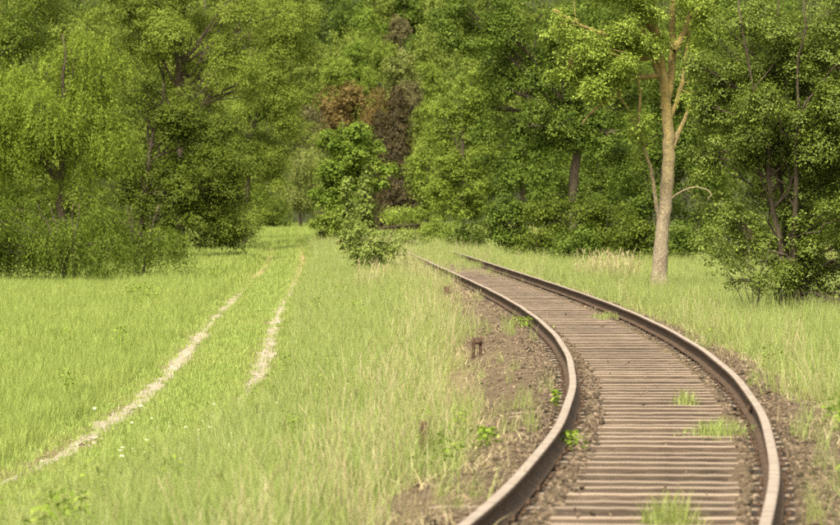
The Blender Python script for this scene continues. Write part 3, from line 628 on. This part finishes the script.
woody('ash_tree', 'soft yellow-olive tree leaning over the farm track at the wood edge', 'tree', 245, 205, [Ev(262, 120, 205, 40, 74), Ev(252, 190, 205, 36, 48), Ev(275, 60, 205, 40, 48), Ev(228, 215, 205, 30, 30), Ev(285, 15, 205, 36, 54)], 'ash', 6, .2, 80, .30, 3.2, 14, .32, .10, .056, group=LB, limbs=22, twig=.4)
woody('alder_tree', 'dull green broadleaf tree cut off by the left edge of the picture', 'tree', -30, 160, [Ev(-25, 90, 160, 56, 120), Ev(0, 185, 160, 56, 56), Ev(10, 20, 160, 56, 54)], 'low_willow', 7, .22, 50, .34, 2.3, group=LB, limbs=16)
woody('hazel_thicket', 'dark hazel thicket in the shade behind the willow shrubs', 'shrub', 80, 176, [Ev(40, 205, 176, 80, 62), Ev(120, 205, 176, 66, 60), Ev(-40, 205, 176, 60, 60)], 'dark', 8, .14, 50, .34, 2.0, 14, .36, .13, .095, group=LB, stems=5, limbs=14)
woody('alder_tree', 'tall dull olive tree standing behind the weeping willow', 'tree', 40, 195, [Ev(40, 10, 195, 84, 64), Ev(-30, 60, 195, 60, 90), Ev(90, 90, 195, 70, 90)], 'olive', 9, .26, 60, .30, 2.0, 14, .38, .14, .095, group=LB, limbs=20)
woody('hazel_thicket', 'olive hazel bush closing the wood edge beside the farm track', 'shrub', 236, 186, [Ev(238, 222, 186, 26, 26, 1.5), Ev(215, 215, 186, 34, 34, 2)], 'olive', 15, .1, 30, .36, 3.4, 13, .28, .10, .065, group=LB, stems=4, limbs=8)
woody('poplar_tree', 'tall olive tree deep in the left wood behind the leaning tree', 'tree', 215, 232, [Ev(200, 120, 232, 60, 90), Ev(150, 40, 232, 60, 70), Ev(240, 30, 232, 50, 60)], 'olive', 14, .26, 50, .32, 1.7, 14, .42, .17, .11, group=LB, limbs=14)
woody('willow_tree', 'pale grey-green willow at the end of the sunlit field', 'tree', 300, 330, [Ev(305, 160, 330, 17, 28, 2.5), Ev(292, 188, 330, 24, 24, 2.5), Ev(312, 195, 330, 15, 24, 2.5)], 'pale', 10, .2, 30, .38, 3.2, 14, L=.20, W=.075, mode='droop', strand=1.0, group=LB, limbs=8)
woody('field_shrub', 'rounded dull shrub where the sunlit field ends', 'shrub', 272, 318, [Ev(272, 214, 318, 24, 19, 2.5), Ev(255, 208, 318, 20, 24, 2.5)], 'low_willow', 11, .12, 22, .38, 3.4, 14, .38, .16, .10, group=LB, stems=3, limbs=6)
woody('field_tree', 'shaded olive tree behind the sunlit field end', 'tree', 262, 345, [Ev(262, 175, 345, 32, 48, 4), Ev(288, 130, 345, 28, 44, 4)], 'olive', 12, .2, 30, .36, 3.2, 14, .45, .17, .11, group=LB, limbs=10)
# --- middle
mz = 200; SG = 'saplings between track and railway'
woody('maple_tree', 'young fresh green maple with ragged crown between farm track and railway', 'tree', 338, mz, [Ev(350, 152, mz, 32, 34), Ev(324, 172, mz, 22, 30), Ev(376, 166, mz, 20, 30), Ev(345, 198, mz, 36, 30), Ev(360, 128, mz, 13, 18), Ev(328, 138, mz, 14, 20)], 'maple', 20, .13, 70, .32, 4.2, 13, .26, .13, .11, limbs=16, group=SG)
woody('elder_shrub', 'small green bush at the foot of the maple beside the farm track', 'shrub', 322, 186, [Ev(320, 226, 186, 13, 16), Ev(338, 222, 186, 13, 20)], 'fresh', 21, .06, 16, .42, 4, 12, .24, .12, .08, stems=3, limbs=6, group=SG)
for q, (px, top_, Yq, lb) in enumerate([(365, 160, 130, 'taller of two slender pale leafy shoots in front of the maple'), (347, 174, 128, 'shorter of two slender pale leafy shoots in front of the maple')]):
    woody('slender_sapling', lb, 'sapling', px, Yq, [Ev(px, top_ + 14, Yq, 5, 15, .2), Ev(px, top_ + 34, Yq, 6.5, 17, .25), Ev(px + 1, top_ + 56, Yq, 9, 26, .3)], 'bramble', 23 + q, .025, 24, .6, 5.5, 8, .10, .10, .075, limbs=5, twig=.2, group=SG)
woody('bramble_bush', 'tangled pale leafy bramble bush left of where the rails vanish', 'shrub', 375, 106, [Ev(366, 250, 106, 20, 20, .8), Ev(386, 254, 106, 18, 17, .8), Ev(354, 236, 106, 12, 24, .6), Ev(402, 262, 106, 13, 9, .6)], 'bramble', 26, .05, 50, .34, 3.4, 9, .18, .085, .065, stems=6, limbs=26, twig=.5, group=SG, spreadtrunk=.4)
woody('bramble_bush', 'sparse bramble sprays behind the tangled bush near the rails', 'shrub', 405, 150, [Ev(405, 236, 150, 20, 9, 1.0), Ev(425, 240, 150, 12, 6, .8)], 'bramble', 27, .04, 16, .45, 2.4, 9, .20, .09, .07, stems=4, limbs=10, group=SG, spreadtrunk=.4)
woody('fern_bush', 'bright yellow-green bush in front of the brown spruce foot', 'shrub', 402, 235, [Ev(400, 218, 235, 20, 9, 1.2), Ev(412, 214, 235, 8, 8, .8)], 'yellowgreen', 28, .05, 18, .42, 3.6, 12, .26, .14, .08, stems=4, limbs=6, group=SG)
# --- right
woody('hornbeam_tree', 'light green bushy tree along the railway, left of the big dark tree', 'tree', 462, 205, [Ev(450, 185, 205, 32, 44), Ev(442, 128, 205, 24, 36), Ev(478, 150, 205, 28, 50), Ev(470, 205, 205, 32, 28), Ev(470, 90, 205, 26, 30)], 'fresh', 30, .16, 70, .34, 3.6, 13, .28, .115, .08, group=RB, limbs=14)
woody('hornbeam_tree', 'narrow fresh green tree at left end of the right wood edge', 'tree', 428, 226, [Ev(424, 172, 226, 15, 42), Ev(432, 205, 226, 18, 25), Ev(430, 128, 226, 13, 24)], 'fresh', 31, .12, 36, .38, 3.6, 13, .3, .125, .085, group=RB, limbs=8)
woody('beech_tree', 'big dark green tree with thick brown trunk and wide crown over the railway', 'tree', 580, 152, [Ev(520, 55, 152, 62, 58), Ev(555, 125, 152, 58, 50), Ev(470, 20, 152, 52, 38), Ev(540, 190, 152, 46, 42), Ev(600, 40, 152, 60, 60), Ev(625, 140, 152, 42, 54), Ev(500, 130, 152, 34, 54)], 'beech', 32, .36, 120, .28, 3.4, 13, .28, .095, .07, group=RB, limbs=34, twig=.4, top=8, limb_lo=.52)
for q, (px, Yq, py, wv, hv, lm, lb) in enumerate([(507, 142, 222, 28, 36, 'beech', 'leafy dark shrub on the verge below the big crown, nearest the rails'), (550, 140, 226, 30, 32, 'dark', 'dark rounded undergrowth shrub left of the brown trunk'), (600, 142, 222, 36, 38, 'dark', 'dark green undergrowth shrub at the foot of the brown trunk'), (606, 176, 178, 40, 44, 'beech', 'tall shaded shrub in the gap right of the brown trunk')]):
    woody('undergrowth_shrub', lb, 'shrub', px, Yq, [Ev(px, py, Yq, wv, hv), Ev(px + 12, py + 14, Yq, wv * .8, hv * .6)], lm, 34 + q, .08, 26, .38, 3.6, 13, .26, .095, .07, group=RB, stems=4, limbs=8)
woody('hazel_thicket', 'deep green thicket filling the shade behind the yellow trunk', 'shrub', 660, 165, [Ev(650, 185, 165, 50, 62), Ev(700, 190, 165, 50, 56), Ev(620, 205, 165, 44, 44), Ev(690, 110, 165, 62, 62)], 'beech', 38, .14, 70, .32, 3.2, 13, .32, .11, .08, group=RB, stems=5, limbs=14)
woody('beech_tree', 'dark leafy tree behind the small-leaved tree at the right edge', 'tree', 770, 185, [Ev(760, 60, 185, 80, 80), Ev(820, 120, 185, 74, 90), Ev(700, 20, 185, 64, 64), Ev(860, 190, 185, 56, 60), Ev(790, 180, 185, 60, 42)], 'beech', 39, .25, 80, .30, 2.0, 13, .4, .15, .11, group=RB, limbs=16)
woody('beech_tree', 'dark tree deep in the right wood behind the big crown', 'tree', 520, 235, [Ev(500, 120, 235, 60, 90), Ev(570, 120, 235, 60, 90), Ev(630, 90, 235, 60, 90), Ev(540, 20, 235, 80, 60)], 'beech', 43, .25, 70, .30, 1.6, 13, .45, .18, .13, group=RB, limbs=12)
woody('hawthorn_tree', 'dense small-leaved tree in the right foreground with dark branching stems', 'tree', 792, 71, [Ev(790, 110, 71, 72, 68, 1.6), Ev(758, 45, 71, 56, 54, 1.4), Ev(830, 50, 71, 64, 64, 1.6), Ev(748, 165, 71, 42, 46, 1.1), Ev(815, 200, 71, 54, 50, 1.3), Ev(838, 255, 71, 42, 40, 1.1), Ev(762, 225, 71, 44, 42, .8), Ev(855, 150, 71, 46, 64, 1.3), Ev(795, 268, 71, 50, 38, .9), Ev(735, 90, 71, 44, 54, 1.0), Ev(850, 285, 71, 40, 30, .9), Ev(725, 200, 71, 30, 34, .7), Ev(712, 80, 71, 28, 70, .8), Ev(708, 150, 71, 24, 40, .7), Ev(792, 246, 71, 40, 40, .9), Ev(808, 290, 71, 38, 26, .8), Ev(848, 300, 71, 36, 28, .8), Ev(752, 275, 71, 26, 22, .6)], 'smallleaf', 40, .17, 200, .25, 3.4, 12, .14, .050, .036, group=RB, stems=4, limbs=70, twig=.5, top=5.0)
woody('hawthorn_sucker', 'low sparse twiggy shoots at the foot of the small-leaved tree', 'shrub', 755, 69, [Ev(730, 258, 69, 30, 24, .5), Ev(765, 282, 69, 24, 18, .5), Ev(715, 235, 69, 18, 18, .4)], 'smallleaf', 41, .03, 30, .34, 1.3, 8, .12, .05, .034, group=RB, stems=5, limbs=24, twig=.5, spreadtrunk=.5)

US = [(745, 118, 232, 44, 30, 'smallleaf', 'dull green shrub in the gap between yellow trunk and small-leaved tree'), (800, 146, 222, 50, 40, 'beech', 'shaded shrub behind the stems of the small-leaved tree'), (860, 140, 215, 46, 50, 'beech', 'shaded shrub at the right edge behind the small-leaved tree'),
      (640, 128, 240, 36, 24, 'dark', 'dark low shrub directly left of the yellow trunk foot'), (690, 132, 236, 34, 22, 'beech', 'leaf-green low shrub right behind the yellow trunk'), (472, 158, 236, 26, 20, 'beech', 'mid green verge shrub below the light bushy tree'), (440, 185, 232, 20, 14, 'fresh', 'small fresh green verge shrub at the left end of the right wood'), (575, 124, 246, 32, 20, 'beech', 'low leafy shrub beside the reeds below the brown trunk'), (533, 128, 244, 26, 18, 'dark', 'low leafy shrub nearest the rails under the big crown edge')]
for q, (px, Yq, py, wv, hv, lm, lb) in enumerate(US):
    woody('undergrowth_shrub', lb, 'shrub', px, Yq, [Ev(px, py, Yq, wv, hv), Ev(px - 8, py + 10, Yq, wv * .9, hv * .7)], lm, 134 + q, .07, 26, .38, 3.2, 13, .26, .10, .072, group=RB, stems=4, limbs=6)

# --- lichen-yellow tree, modelled limb by limb
def lichen_bark():
    m, n, l, p = nodes('lichen_bark')
    g = n.new('ShaderNodeTexCoord'); mp = n.new('ShaderNodeMapping'); mp.inputs['Scale'].default_value = (4, 4, 1.3); l.new(g.outputs['Object'], mp.inputs['Vector'])
    t = nz(n, l, 3.5, 7, mp.outputs[0], .7); rb = ramp(n, [(.3, (.12, .092, .06)), (.55, (.23, .185, .125)), (.75, (.33, .275, .195))]); l.new(t.outputs['Fac'], rb.inputs[0])
    t2 = nz(n, l, 2.2, 5, mp.outputs[0], .7); rl = ramp(n, [(.3, (.11, .088, .022)), (.5, (.22, .165, .038)), (.7, (.34, .25, .062))]); l.new(t2.outputs['Fac'], rl.inputs[0])
    sp = n.new('ShaderNodeSeparateXYZ'); l.new(g.outputs['Object'], sp.inputs[0])
    ad = n.new('ShaderNodeMath'); ad.operation = 'MULTIPLY_ADD'; l.new(t.outputs['Fac'], ad.inputs[0]); ad.inputs[1].default_value = 5.0; l.new(sp.outputs['Z'], ad.inputs[2])
    mr = n.new('ShaderNodeMapRange'); mr.inputs[1].default_value = 4.2; mr.inputs[2].default_value = 6.6; mr.inputs[4].default_value = .85; l.new(ad.outputs[0], mr.inputs[0])
    x = n.new('ShaderNodeMix'); x.data_type = 'RGBA'; l.new(mr.outputs[0], x.inputs[0]); l.new(rb.outputs[0], x.inputs[6]); l.new(rl.outputs[0], x.inputs[7]); l.new(x.outputs[2], p.inputs['Base Color'])
    b = n.new('ShaderNodeBump'); b.inputs['Strength'].default_value = 1.0; b.inputs['Distance'].default_value = .06; t3 = nz(n, l, 9, 6, mp.outputs[0]); l.new(t3.outputs['Fac'], b.inputs['Height']); l.new(b.outputs[0], p.inputs['Normal']); p.inputs['Roughness'].default_value = .9
    return m
M['lichen'] = lichen_bark()
def lichen_tree():
    r = np.random.default_rng(77); Y = 88.0; s = Y / F
    b = at(660, 288, Y); b[2] = float(gz(b[0], Y)); e = empty('lichen_tree', b, 'light-leaved tree with straight trunk coated in yellow lichen beside the railway', 'tree', RB)
    def path(p, dy=(0, 0)): q = np.array([at(x, y, Y) for x, y in p]); q[:, 1] += np.linspace(dy[0], dy[1], len(q)); return q
    def fine(P, n=5):
        t = np.arange(len(P)); tt = np.linspace(0, len(P) - 1, (len(P) - 1) * n + 1); return np.stack([np.interp(tt, t, P[:, q]) for q in range(3)], 1)
    def limb(p, r0, r1, dy=(0, 0), name='limb'):
        P = fine(path(p, dy)); 
        k = np.ones(5) / 5
        if len(P) > 8:
            Pp = np.stack([np.convolve(np.pad(P[:, q], 2, mode='edge'), k, 'valid') for q in range(3)], 1); Pp[0], Pp[-1] = P[0], P[-1]; P = Pp
        P[1:-1] += r.normal(0, .008, (len(P) - 2, 3))
        rad = np.linspace(r0, r1, len(P)) * s * (1 + r.normal(0, .03, len(P)))
        if name == 'trunk': rad[:3] *= [1.3, 1.15, 1.05]; P[0, 2] -= .1
        mb = MB(); tube(mb, P, rad, 12 if r0 > 6 else 8); mb.obj(name, M['lichen'], e, b, True); return P
    tips = []
    limb([(659, 290), (661, 250), (664, 215), (668, 180), (669, 150), (667, 115), (665, 90), (662, 68), (657, 40), (652, 10), (648, -25), (645, -60)], 7.9, 2.4, name='trunk')
    L = [([(664, 110), (671, 80), (674, 50), (672, 20), (676, -15), (680, -60)], 4.6, 2.2, (0, .6)),
         ([(660, 226), (656, 205), (653, 185), (649, 165), (640, 140), (628, 115), (618, 95), (610, 80)], 2.3, .8, (0, -.8)),
         ([(661, 80), (648, 50), (640, 25), (636, -10), (632, -50)], 3, 1.8, (0, -.4)),
         ([(667, 125), (679, 97), (686, 60), (690, 30), (694, -20)], 2.6, 1.4, (0, .2)),
         ([(660, 75), (640, 78), (620, 78), (600, 82), (585, 90)], 3, 1, (0, -.9)),
         ([(655, 52), (640, 62), (628, 50), (612, 38), (590, 32), (570, 22), (552, 12)], 4, 1, (0, -1.0)),
         ([(668, 202), (680, 192), (692, 187), (704, 188), (711, 194), (706, 199)], 1.1, .4, (0, -.5)),
         ([(671, 150), (680, 130), (690, 110), (694, 90)], 3, 1.2, (0, .4)),
         ([(673, 50), (684, 35), (690, 15), (700, -10)], 4, 1.8, (0, .3)),
         ([(653, 30), (640, 15), (630, -10), (618, -30)], 4, 1.8, (0, -.6)),
         ([(640, 140), (636, 120), (640, 100), (634, 70)], 2.2, 1, (-.4, -.6)),
         ([(618, 95), (600, 105), (590, 112), (580, 125)], 2, .7, (-.8, -1.0)),
         ([(612, 38), (600, 52), (585, 58), (568, 62)], 2, .7, (-.8, -1.2))]
    for p, a_, c_, dy in L: tips.append(limb(p, a_, c_, dy))
    envs = [Ev(585, 40, Y - 1, 38, 28, .8), Ev(560, 20, Y - 1, 26, 24, .8), Ev(600, 90, Y - 1, 40, 22, .8), Ev(640, 30, Y - .6, 34, 36, 1.0), Ev(620, -20, Y - .5, 60, 30, 1.1), Ev(690, 10, Y, 24, 44, 1.0), Ev(575, 70, Y - 1, 26, 16, .7), Ev(640, 125, Y - .8, 18, 22, .6), Ev(690, 100, Y, 14, 30, .7), Ev(640, 150, Y - .5, 14, 26, .5), Ev(605, 60, Y - 1, 40, 34, .9)]
    SC, SR, k, C, u = crown_points(r, envs, 130, .30, 5200, .25)
    V, Qf, t = leaves(r, C, u, 7, .17, .074, .040, outw=.5); build('crown', V, [Qf], M['yellowgreen'], e, b, {'tint': t})
    mb = MB(); allp = np.concatenate(tips)
    for c in C[::24]:
        j = int(np.argmin(((allp - c) ** 2).sum(1))); p0 = allp[j]
        if np.linalg.norm(c - p0) < 1.1: tube(mb, bez(p0, (p0 + c) / 2 + r.normal(0, .08, 3), c, 5), np.linspace(.014, .004, 5), 4)
    tag(mb.obj('twigs', M['lichen'], e, b, True), kind='stuff')
lichen_tree()

# --- hillside
def hill_crown(seed, conifer=False, nclus=800, per=13):
    r = np.random.default_rng(seed)
    if conifer:
        n = nclus * 2; h = r.random(n) ** 1.1; h = np.clip(h * .55 + np.round(h * 13) / 13 * .45 + r.normal(0, .012, n), 0, 1); a = r.uniform(0, 6.283, n); R = ((1 - h) ** .8) * .27 + .03; R = R * r.uniform(.25, 1.15, n) * (1 + .25 * np.sin(a * 5 + np.round(h * 13) * 2.1))
        C = np.stack([R * np.cos(a), R * np.sin(a), .06 + .94 * h - R * .35], 1); u = np.stack([np.cos(a), np.sin(a), -.35 + 0 * a], 1)
    else:
        envs = [(np.array([0, 0, .62]), np.array([.40, .40, .34])), (np.array([r.normal(0, .15), r.normal(0, .15), .42]), np.array([.40, .40, .26]))]
        SC, SR, k, C, u = crown_points(r, envs, 22, .40, nclus, .5)
    V, Q, t = leaves(r, C, u, per, *((.05, .028, .011) if conifer else (.07, .030, .023)), rnd=.5)
    return V, Q, t
hmeshes = {}
def hill_mesh(kind, var, matn):
    key = (kind, var)
    if key not in hmeshes:
        V, Q, t = hill_crown(500 + var * 7 + (99 if kind == 'c' else 0), kind == 'c'); o = build('crown', V, [Q], M[matn], None, (0, 0, 0), {'tint': t}); hmeshes[key] = o.data; bpy.data.objects.remove(o)
    return hmeshes[key]
mb = MB(); tube(mb, [(0, 0, -.05), (.01, 0, .3), (.0, .01, .6), (.01, 0, .8)], [.022, .017, .012, .005], 7); to = mb.obj('trunk', M['bark'], smooth=True); htrunk = to.data; bpy.data.objects.remove(to)
def hill_tree(px, pytop, wpx, Y, matn, label, kind='r', var=0, tall=1.0, name='hillside_tree'):
    """px: crown centre column, pytop: crown top row, wpx: crown width"""
    X = (px - HX) * Y / F; zt = CZ - (pytop - HY) * Y / F; zb = float(gz(X, Y)); wid = wpx * Y / F
    h = max(zt - zb, 2.0)
    e = empty(name, (X, Y, zb), label, 'tree', HB)
    hc = min(h, wid * 1.55 * tall) if kind == 'r' else h
    sx = wid / (.95 if kind == 'r' else .60)
    a = bpy.data.objects.new('crown', hill_mesh(kind, var, matn)); COL.objects.link(a); a.parent = e; a.material_slots[0].link = 'OBJECT'; a.material_slots[0].material = M[matn]; a.location = (0, 0, h - hc); a.scale = (sx, sx, hc); a.rotation_euler = (0, 0, rng.uniform(0, 6.28))
    b = bpy.data.objects.new('trunk', htrunk); COL.objects.link(b); b.parent = e; b.scale = (h, h, h * .95)
    return e
HT = [
    (397, 88, 56, 275, 'brownconifer', 'dark brown spruce with drooping boughs behind the young maple', 'c', 1, 1, 'brown_spruce'),
    (380, 112, 44, 282, 'brownconifer', 'shorter dark brown spruce half hidden by the young maple', 'c', 2, 1, 'brown_spruce'),
    (347, 74, 70, 430, 'copper', 'broad copper-brown tree low on the far hillside', 'r', 1, .9),
    (378, 90, 40, 425, 'copper', 'smaller rusty brown tree right of the copper-brown one', 'r', 2, 1),
    (402, 48, 50, 440, 'pale', 'pale silvery green round tree above the brown spruce', 'r', 3, 1.1),
    (412, 78, 36, 420, 'twig', 'grey-brown half-bare tree under the pale round tree', 'r', 0, 1),
    (335, 52, 56, 455, 'fresh', 'bright green tree directly above the copper-brown tree', 'r', 0, .9),
    (368, 68, 34, 450, 'fresh', 'small light green tree between the copper and pale trees', 'r', 2, 1),
    (385, 36, 38, 480, 'fresh', 'fresh green tree left of the pale round tree top', 'r', 1, 1),
    (357, 38, 40, 480, 'maple', 'leaf-green tree in the middle of the hillside', 'r', 3, 1),
    (322, 38, 46, 470, 'olive', 'olive half-shaded tree on the left of the hillside', 'r', 1, 1),
    (300, 60, 50, 440, 'olive', 'yellow-olive tree low on the left hillside', 'r', 2, 1.1),
    (312, 104, 40, 415, 'twig', 'dull brownish tree left of the copper-brown tree', 'r', 3, 1.3),
    (300, 14, 54, 500, 'yellowgreen', 'yellow-green tree high on the left hillside', 'r', 0, 1),
    (330, -6, 36, 540, 'darkconifer', 'very dark fir near the top of the hillside', 'c', 2, 1),
    (345, -2, 34, 536, 'darkconifer', 'second very dark fir right of its twin near the top', 'c', 3, 1),
    (366, 10, 52, 510, 'maple', 'broad fresh green tree right of the dark firs', 'r', 2, 1),
    (398, 12, 36, 515, 'twig', 'grey twiggy tree near the top right of the hillside', 'r', 0, 1.2),
    (420, 26, 40, 500, 'beech', 'dark green tree behind the edge of the big right crown', 'r', 1, 1),
    (376, -18, 44, 560, 'olive', 'olive tree top at the upper edge right of the firs', 'r', 3, 1),
    (353, -14, 56, 520, 'beech', 'dark green tree closing the gap right of the dark firs', 'r', 1, 1.2),
    (405, -14, 50, 560, 'beech', 'deep green tree at the top right of the hillside', 'r', 2, 1),
    (310, -20, 54, 560, 'olive', 'olive tree at the upper edge above the left hillside', 'r', 3, 1),
    (350, -30, 54, 590, 'beech', 'dark tree behind the firs at the upper edge', 'r', 0, 1),
    (430, 60, 44, 450, 'fresh', 'light green tree mostly hidden by the right wood edge', 'r', 3, 1),
    (425, 100, 40, 410, 'olive', 'olive tree low behind the right wood edge', 'r', 0, 1.2),
    (275, 40, 60, 460, 'olive', 'olive tree showing through the left wood edge', 'r', 0, 1),
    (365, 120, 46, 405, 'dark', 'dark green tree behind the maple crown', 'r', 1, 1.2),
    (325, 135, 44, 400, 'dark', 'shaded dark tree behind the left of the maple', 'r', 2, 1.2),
]
for q in HT: hill_tree(*q)
# the rest of the wood, seen only through gaps, as one mass
def wood_mass():
    r = np.random.default_rng(900); P, SCL = [], []
    objs = []
    for q in range(4):
        V, Q, t = hill_crown(901 + q, nclus=500, per=13); V = np.array(V); V[:, 2] = V[:, 2] * 1.2 - .2
        objs.append(build('woodland_crown', V, [Q], M[('olive', 'fresh', 'olive', 'beech')[q]], attrs={'tint': t}))
    for X, Y in [(x + r.normal(0, 2), y + r.normal(0, 6)) for y in (398, 430, 462, 494, 526, 558, 590, 615, 645, 680, 715, 750) for x in np.arange(-98, 99, 5.5)]:
        if abs(X) > .11 * Y + 14: continue
        px = HX + X * F / Y; mid = 280 < px < 440 and Y < 485
        hh = r.uniform(5, 7.5) if mid else r.uniform(8.5, 12.5)
        P.append((X, Y, float(gz(X, Y)))); SCL.append((hh * .85, hh * .85, hh))
    scatter('distant_wood', 'distant wood on the hillside seen between the nearer trees', 'wood', np.array(P), np.array(SCL), variants('woodland_crown', objs), 4, .03)
wood_mass()

# ------------------------------------------------------------------ small single things
def stump(px, py, Y, wpx, hpx, label, forked=False):
    b = at(px, py, Y); b[2] = float(gz(b[0], Y)); r = np.random.default_rng(int(px)); s = Y / F
    mb = MB(); top = CZ - (py - hpx - HY) * s; h = max(top - b[2], .1); w_ = wpx * s
    def post(c, w2, hh, lean):
        k = 8; th = (np.arange(k) // 2) * 1.5708 + .785 + np.where(np.arange(k) % 2, .16, -.16) + .25; rr = w2 / 2 * (1 + r.normal(0, .08, k)); lv = [-.1, hh * .3, hh * .7, hh]
        V = []
        for q, z in enumerate(lv):
            V += [(c[0] + rr[j] * math.cos(th[j]) * (1.05 - .05 * q) + lean * z, c[1] + rr[j] * math.sin(th[j]), b[2] + z + (r.normal(0, .018) if q == 3 else 0)) for j in range(k)]
        V.append((c[0] + lean * hh, c[1], b[2] + hh - .015)); Qs = [(q * k + j, q * k + (j + 1) % k, q * k + k + (j + 1) % k, q * k + k + j) for q in range(3) for j in range(k)]
        T = [(3 * k + j, 3 * k + (j + 1) % k, 4 * k) for j in range(k)]; mb.add(V, Qs, T)
    if forked:
        post((b[0] - w_ * .36, b[1]), w_ * .3, h, .04); post((b[0] + w_ * .36, b[1] + .02), w_ * .3, h * .97, -.03)
        box(mb, (b[0], b[1] + .01, b[2] + h * .78), w_ * .95, .04, h * .18)
    else: post((b[0], b[1]), w_, h, .03)
    o = mb.obj('wooden_stump', M['wood'], None, b); o.location = b
    tag(o, label, 'stump', 'old stumps beside the left rail')
stump(423, 472, 31.5, 13, 51, 'reddish brown square-cut post stump in dry grass, nearest of the three')
stump(477, 361, 52.3, 11, 24, 'dark forked post stump on the ballast edge beside left rail', True)
stump(447, 304, 81.5, 8, 17, 'small dark post stump farthest along the verge, near where rails narrow')

def tuft_thing(name, label, px, py, wpx, hpx, matn, n, kind='grass', depth=.25):
    Y = F * (CZ - ST) / (py - HY); b = at(px, py, Y); d = b[0] - float(cx(Y)); b[2] = max(float(bed_z(np.array(b[0]), np.array(Y), np.array(d))), ST - .03); s = Y / F; r = np.random.default_rng(int(px * 7 + py)); hh = hpx * s * 1.25; ww = wpx * s / 2
    if kind == 'grass': mb = blades(r, n, hh * .4, hh * 1.1, 1.0, .0035, .35, 4, (.1, .9))
    else: mb = herb(r, n, hh, .45, .05, .03)
    for V in mb.V: 
        c = V.mean(0) if kind == 'grass' else None
        if kind == 'grass': c0 = V[:2].mean(0); q_ = r.uniform(.35, 1.35); rr_ = (c0[0] ** 2 + c0[1] ** 2) * q_ * q_; V[:, 2] *= max(.25, 1.2 - .75 * rr_); V[:, 0] += c0[0] * (ww * q_ - 1); V[:, 1] += c0[1] * (depth * q_ - 1)
        elif len(V) > 30: 
            for q in range(0, len(V), 4): c0 = V[q:q + 4].mean(0); V[q:q + 4, 0] += c0[0] * (ww - 1); V[q:q + 4, 1] += c0[1] * (depth - 1)
        else: V[:, 0] *= ww; V[:, 1] *= depth
    o = mb.obj(name, M[matn]); o.location = b; return tag(o, label, 'grass' if kind == 'grass' else 'weed', 'plants growing between the rails')
tuft_thing('grass_tuft', 'tall grass tuft among the sleepers at the bottom of the picture', 672, 523, 70, 36, 'grass', 360)
tuft_thing('grass_tuft', 'wide weedy grass tuft against the inside of the outer rail', 722, 434, 84, 20, 'grass', 620, depth=.7)
tuft_thing('grass_tuft', 'small yellow-green grass tuft between the sleepers, behind the wide tuft', 685, 402, 30, 16, 'grass', 260, depth=.6)
tuft_thing('grass_tuft', 'flat grass patch between the rails far up the curve', 606, 318, 34, 7, 'grass', 240, depth=1.2)
tuft_thing('weed_plant', 'bright green leafy weed beside the inside of left rail', 571, 446, 36, 15, 'herb', 150, 'herb', .5)
tuft_thing('weed_plant', 'small green weed on the outer side of left rail', 556, 408, 12, 13, 'herb', 60, 'herb', .2)
tuft_thing('weed_plant', 'low leafy weed outside the left rail near the forked stump', 525, 328, 44, 9, 'herb', 150, 'herb', .8)
tuft_thing('weed_plant', 'flat green weed on the ballast between left rail and nearest stump', 486, 452, 40, 18, 'herb', 130, 'herb', .4)
# beige reed clump before the dark undergrowth
def reeds(px, py, Y, wpx, hpx, n, label):
    b = at(px, py, Y); b[2] = float(gz(b[0], Y)); s = Y / F; r = np.random.default_rng(4); mb = stalks(r, n, hpx * s * .5, hpx * s * 1.05, wpx * s / 2, .007)
    o = mb.obj('dry_reed_clump', M['straw']); o.location = b; tag(o, label, 'reeds', 'dry reed clumps')
reeds(606, 285, 98, 70, 34, 200, 'tall beige dry reeds left of the lichen-yellow trunk')
reeds(372, 300, 92, 34, 34, 60, 'pale dry stalk clump in the verge below the bramble bush')
# fallen branch
def fallen():
    Y = 190; b = at(398, 231, Y); b[2] = float(gz(b[0], Y)); r = np.random.default_rng(5); mb = MB()
    p0, p1 = at(378, 229, Y), at(420, 224, Y + 2); P = bez(p0, (p0 + p1) / 2 + (0, 0, .06), p1, 10); P[1:-1] += r.normal(0, .015, (8, 3)); tube(mb, P, np.linspace(.035, .018, 10), 8)
    tube(mb, bez(P[4], P[4] + (.2, -.1, .15), P[4] + (.5, -.2, .2), 5), np.linspace(.03, .01, 5), 6); tube(mb, bez(P[2], P[2] + (0, .05, -.4), (P[2][0], Y, b[2] - .05), 5), np.linspace(.03, .03, 5), 6); tube(mb, bez(P[8], P[8] + (0, .05, -.4), (P[8][0], Y + 2, b[2] - .05), 5), np.linspace(.02, .02, 5), 6)
    o = mb.obj('fallen_branch', M['bark'], None, b, True); o.location = b; tag(o, 'fallen bare branch propped behind the bramble bush', 'branch')
fallen()
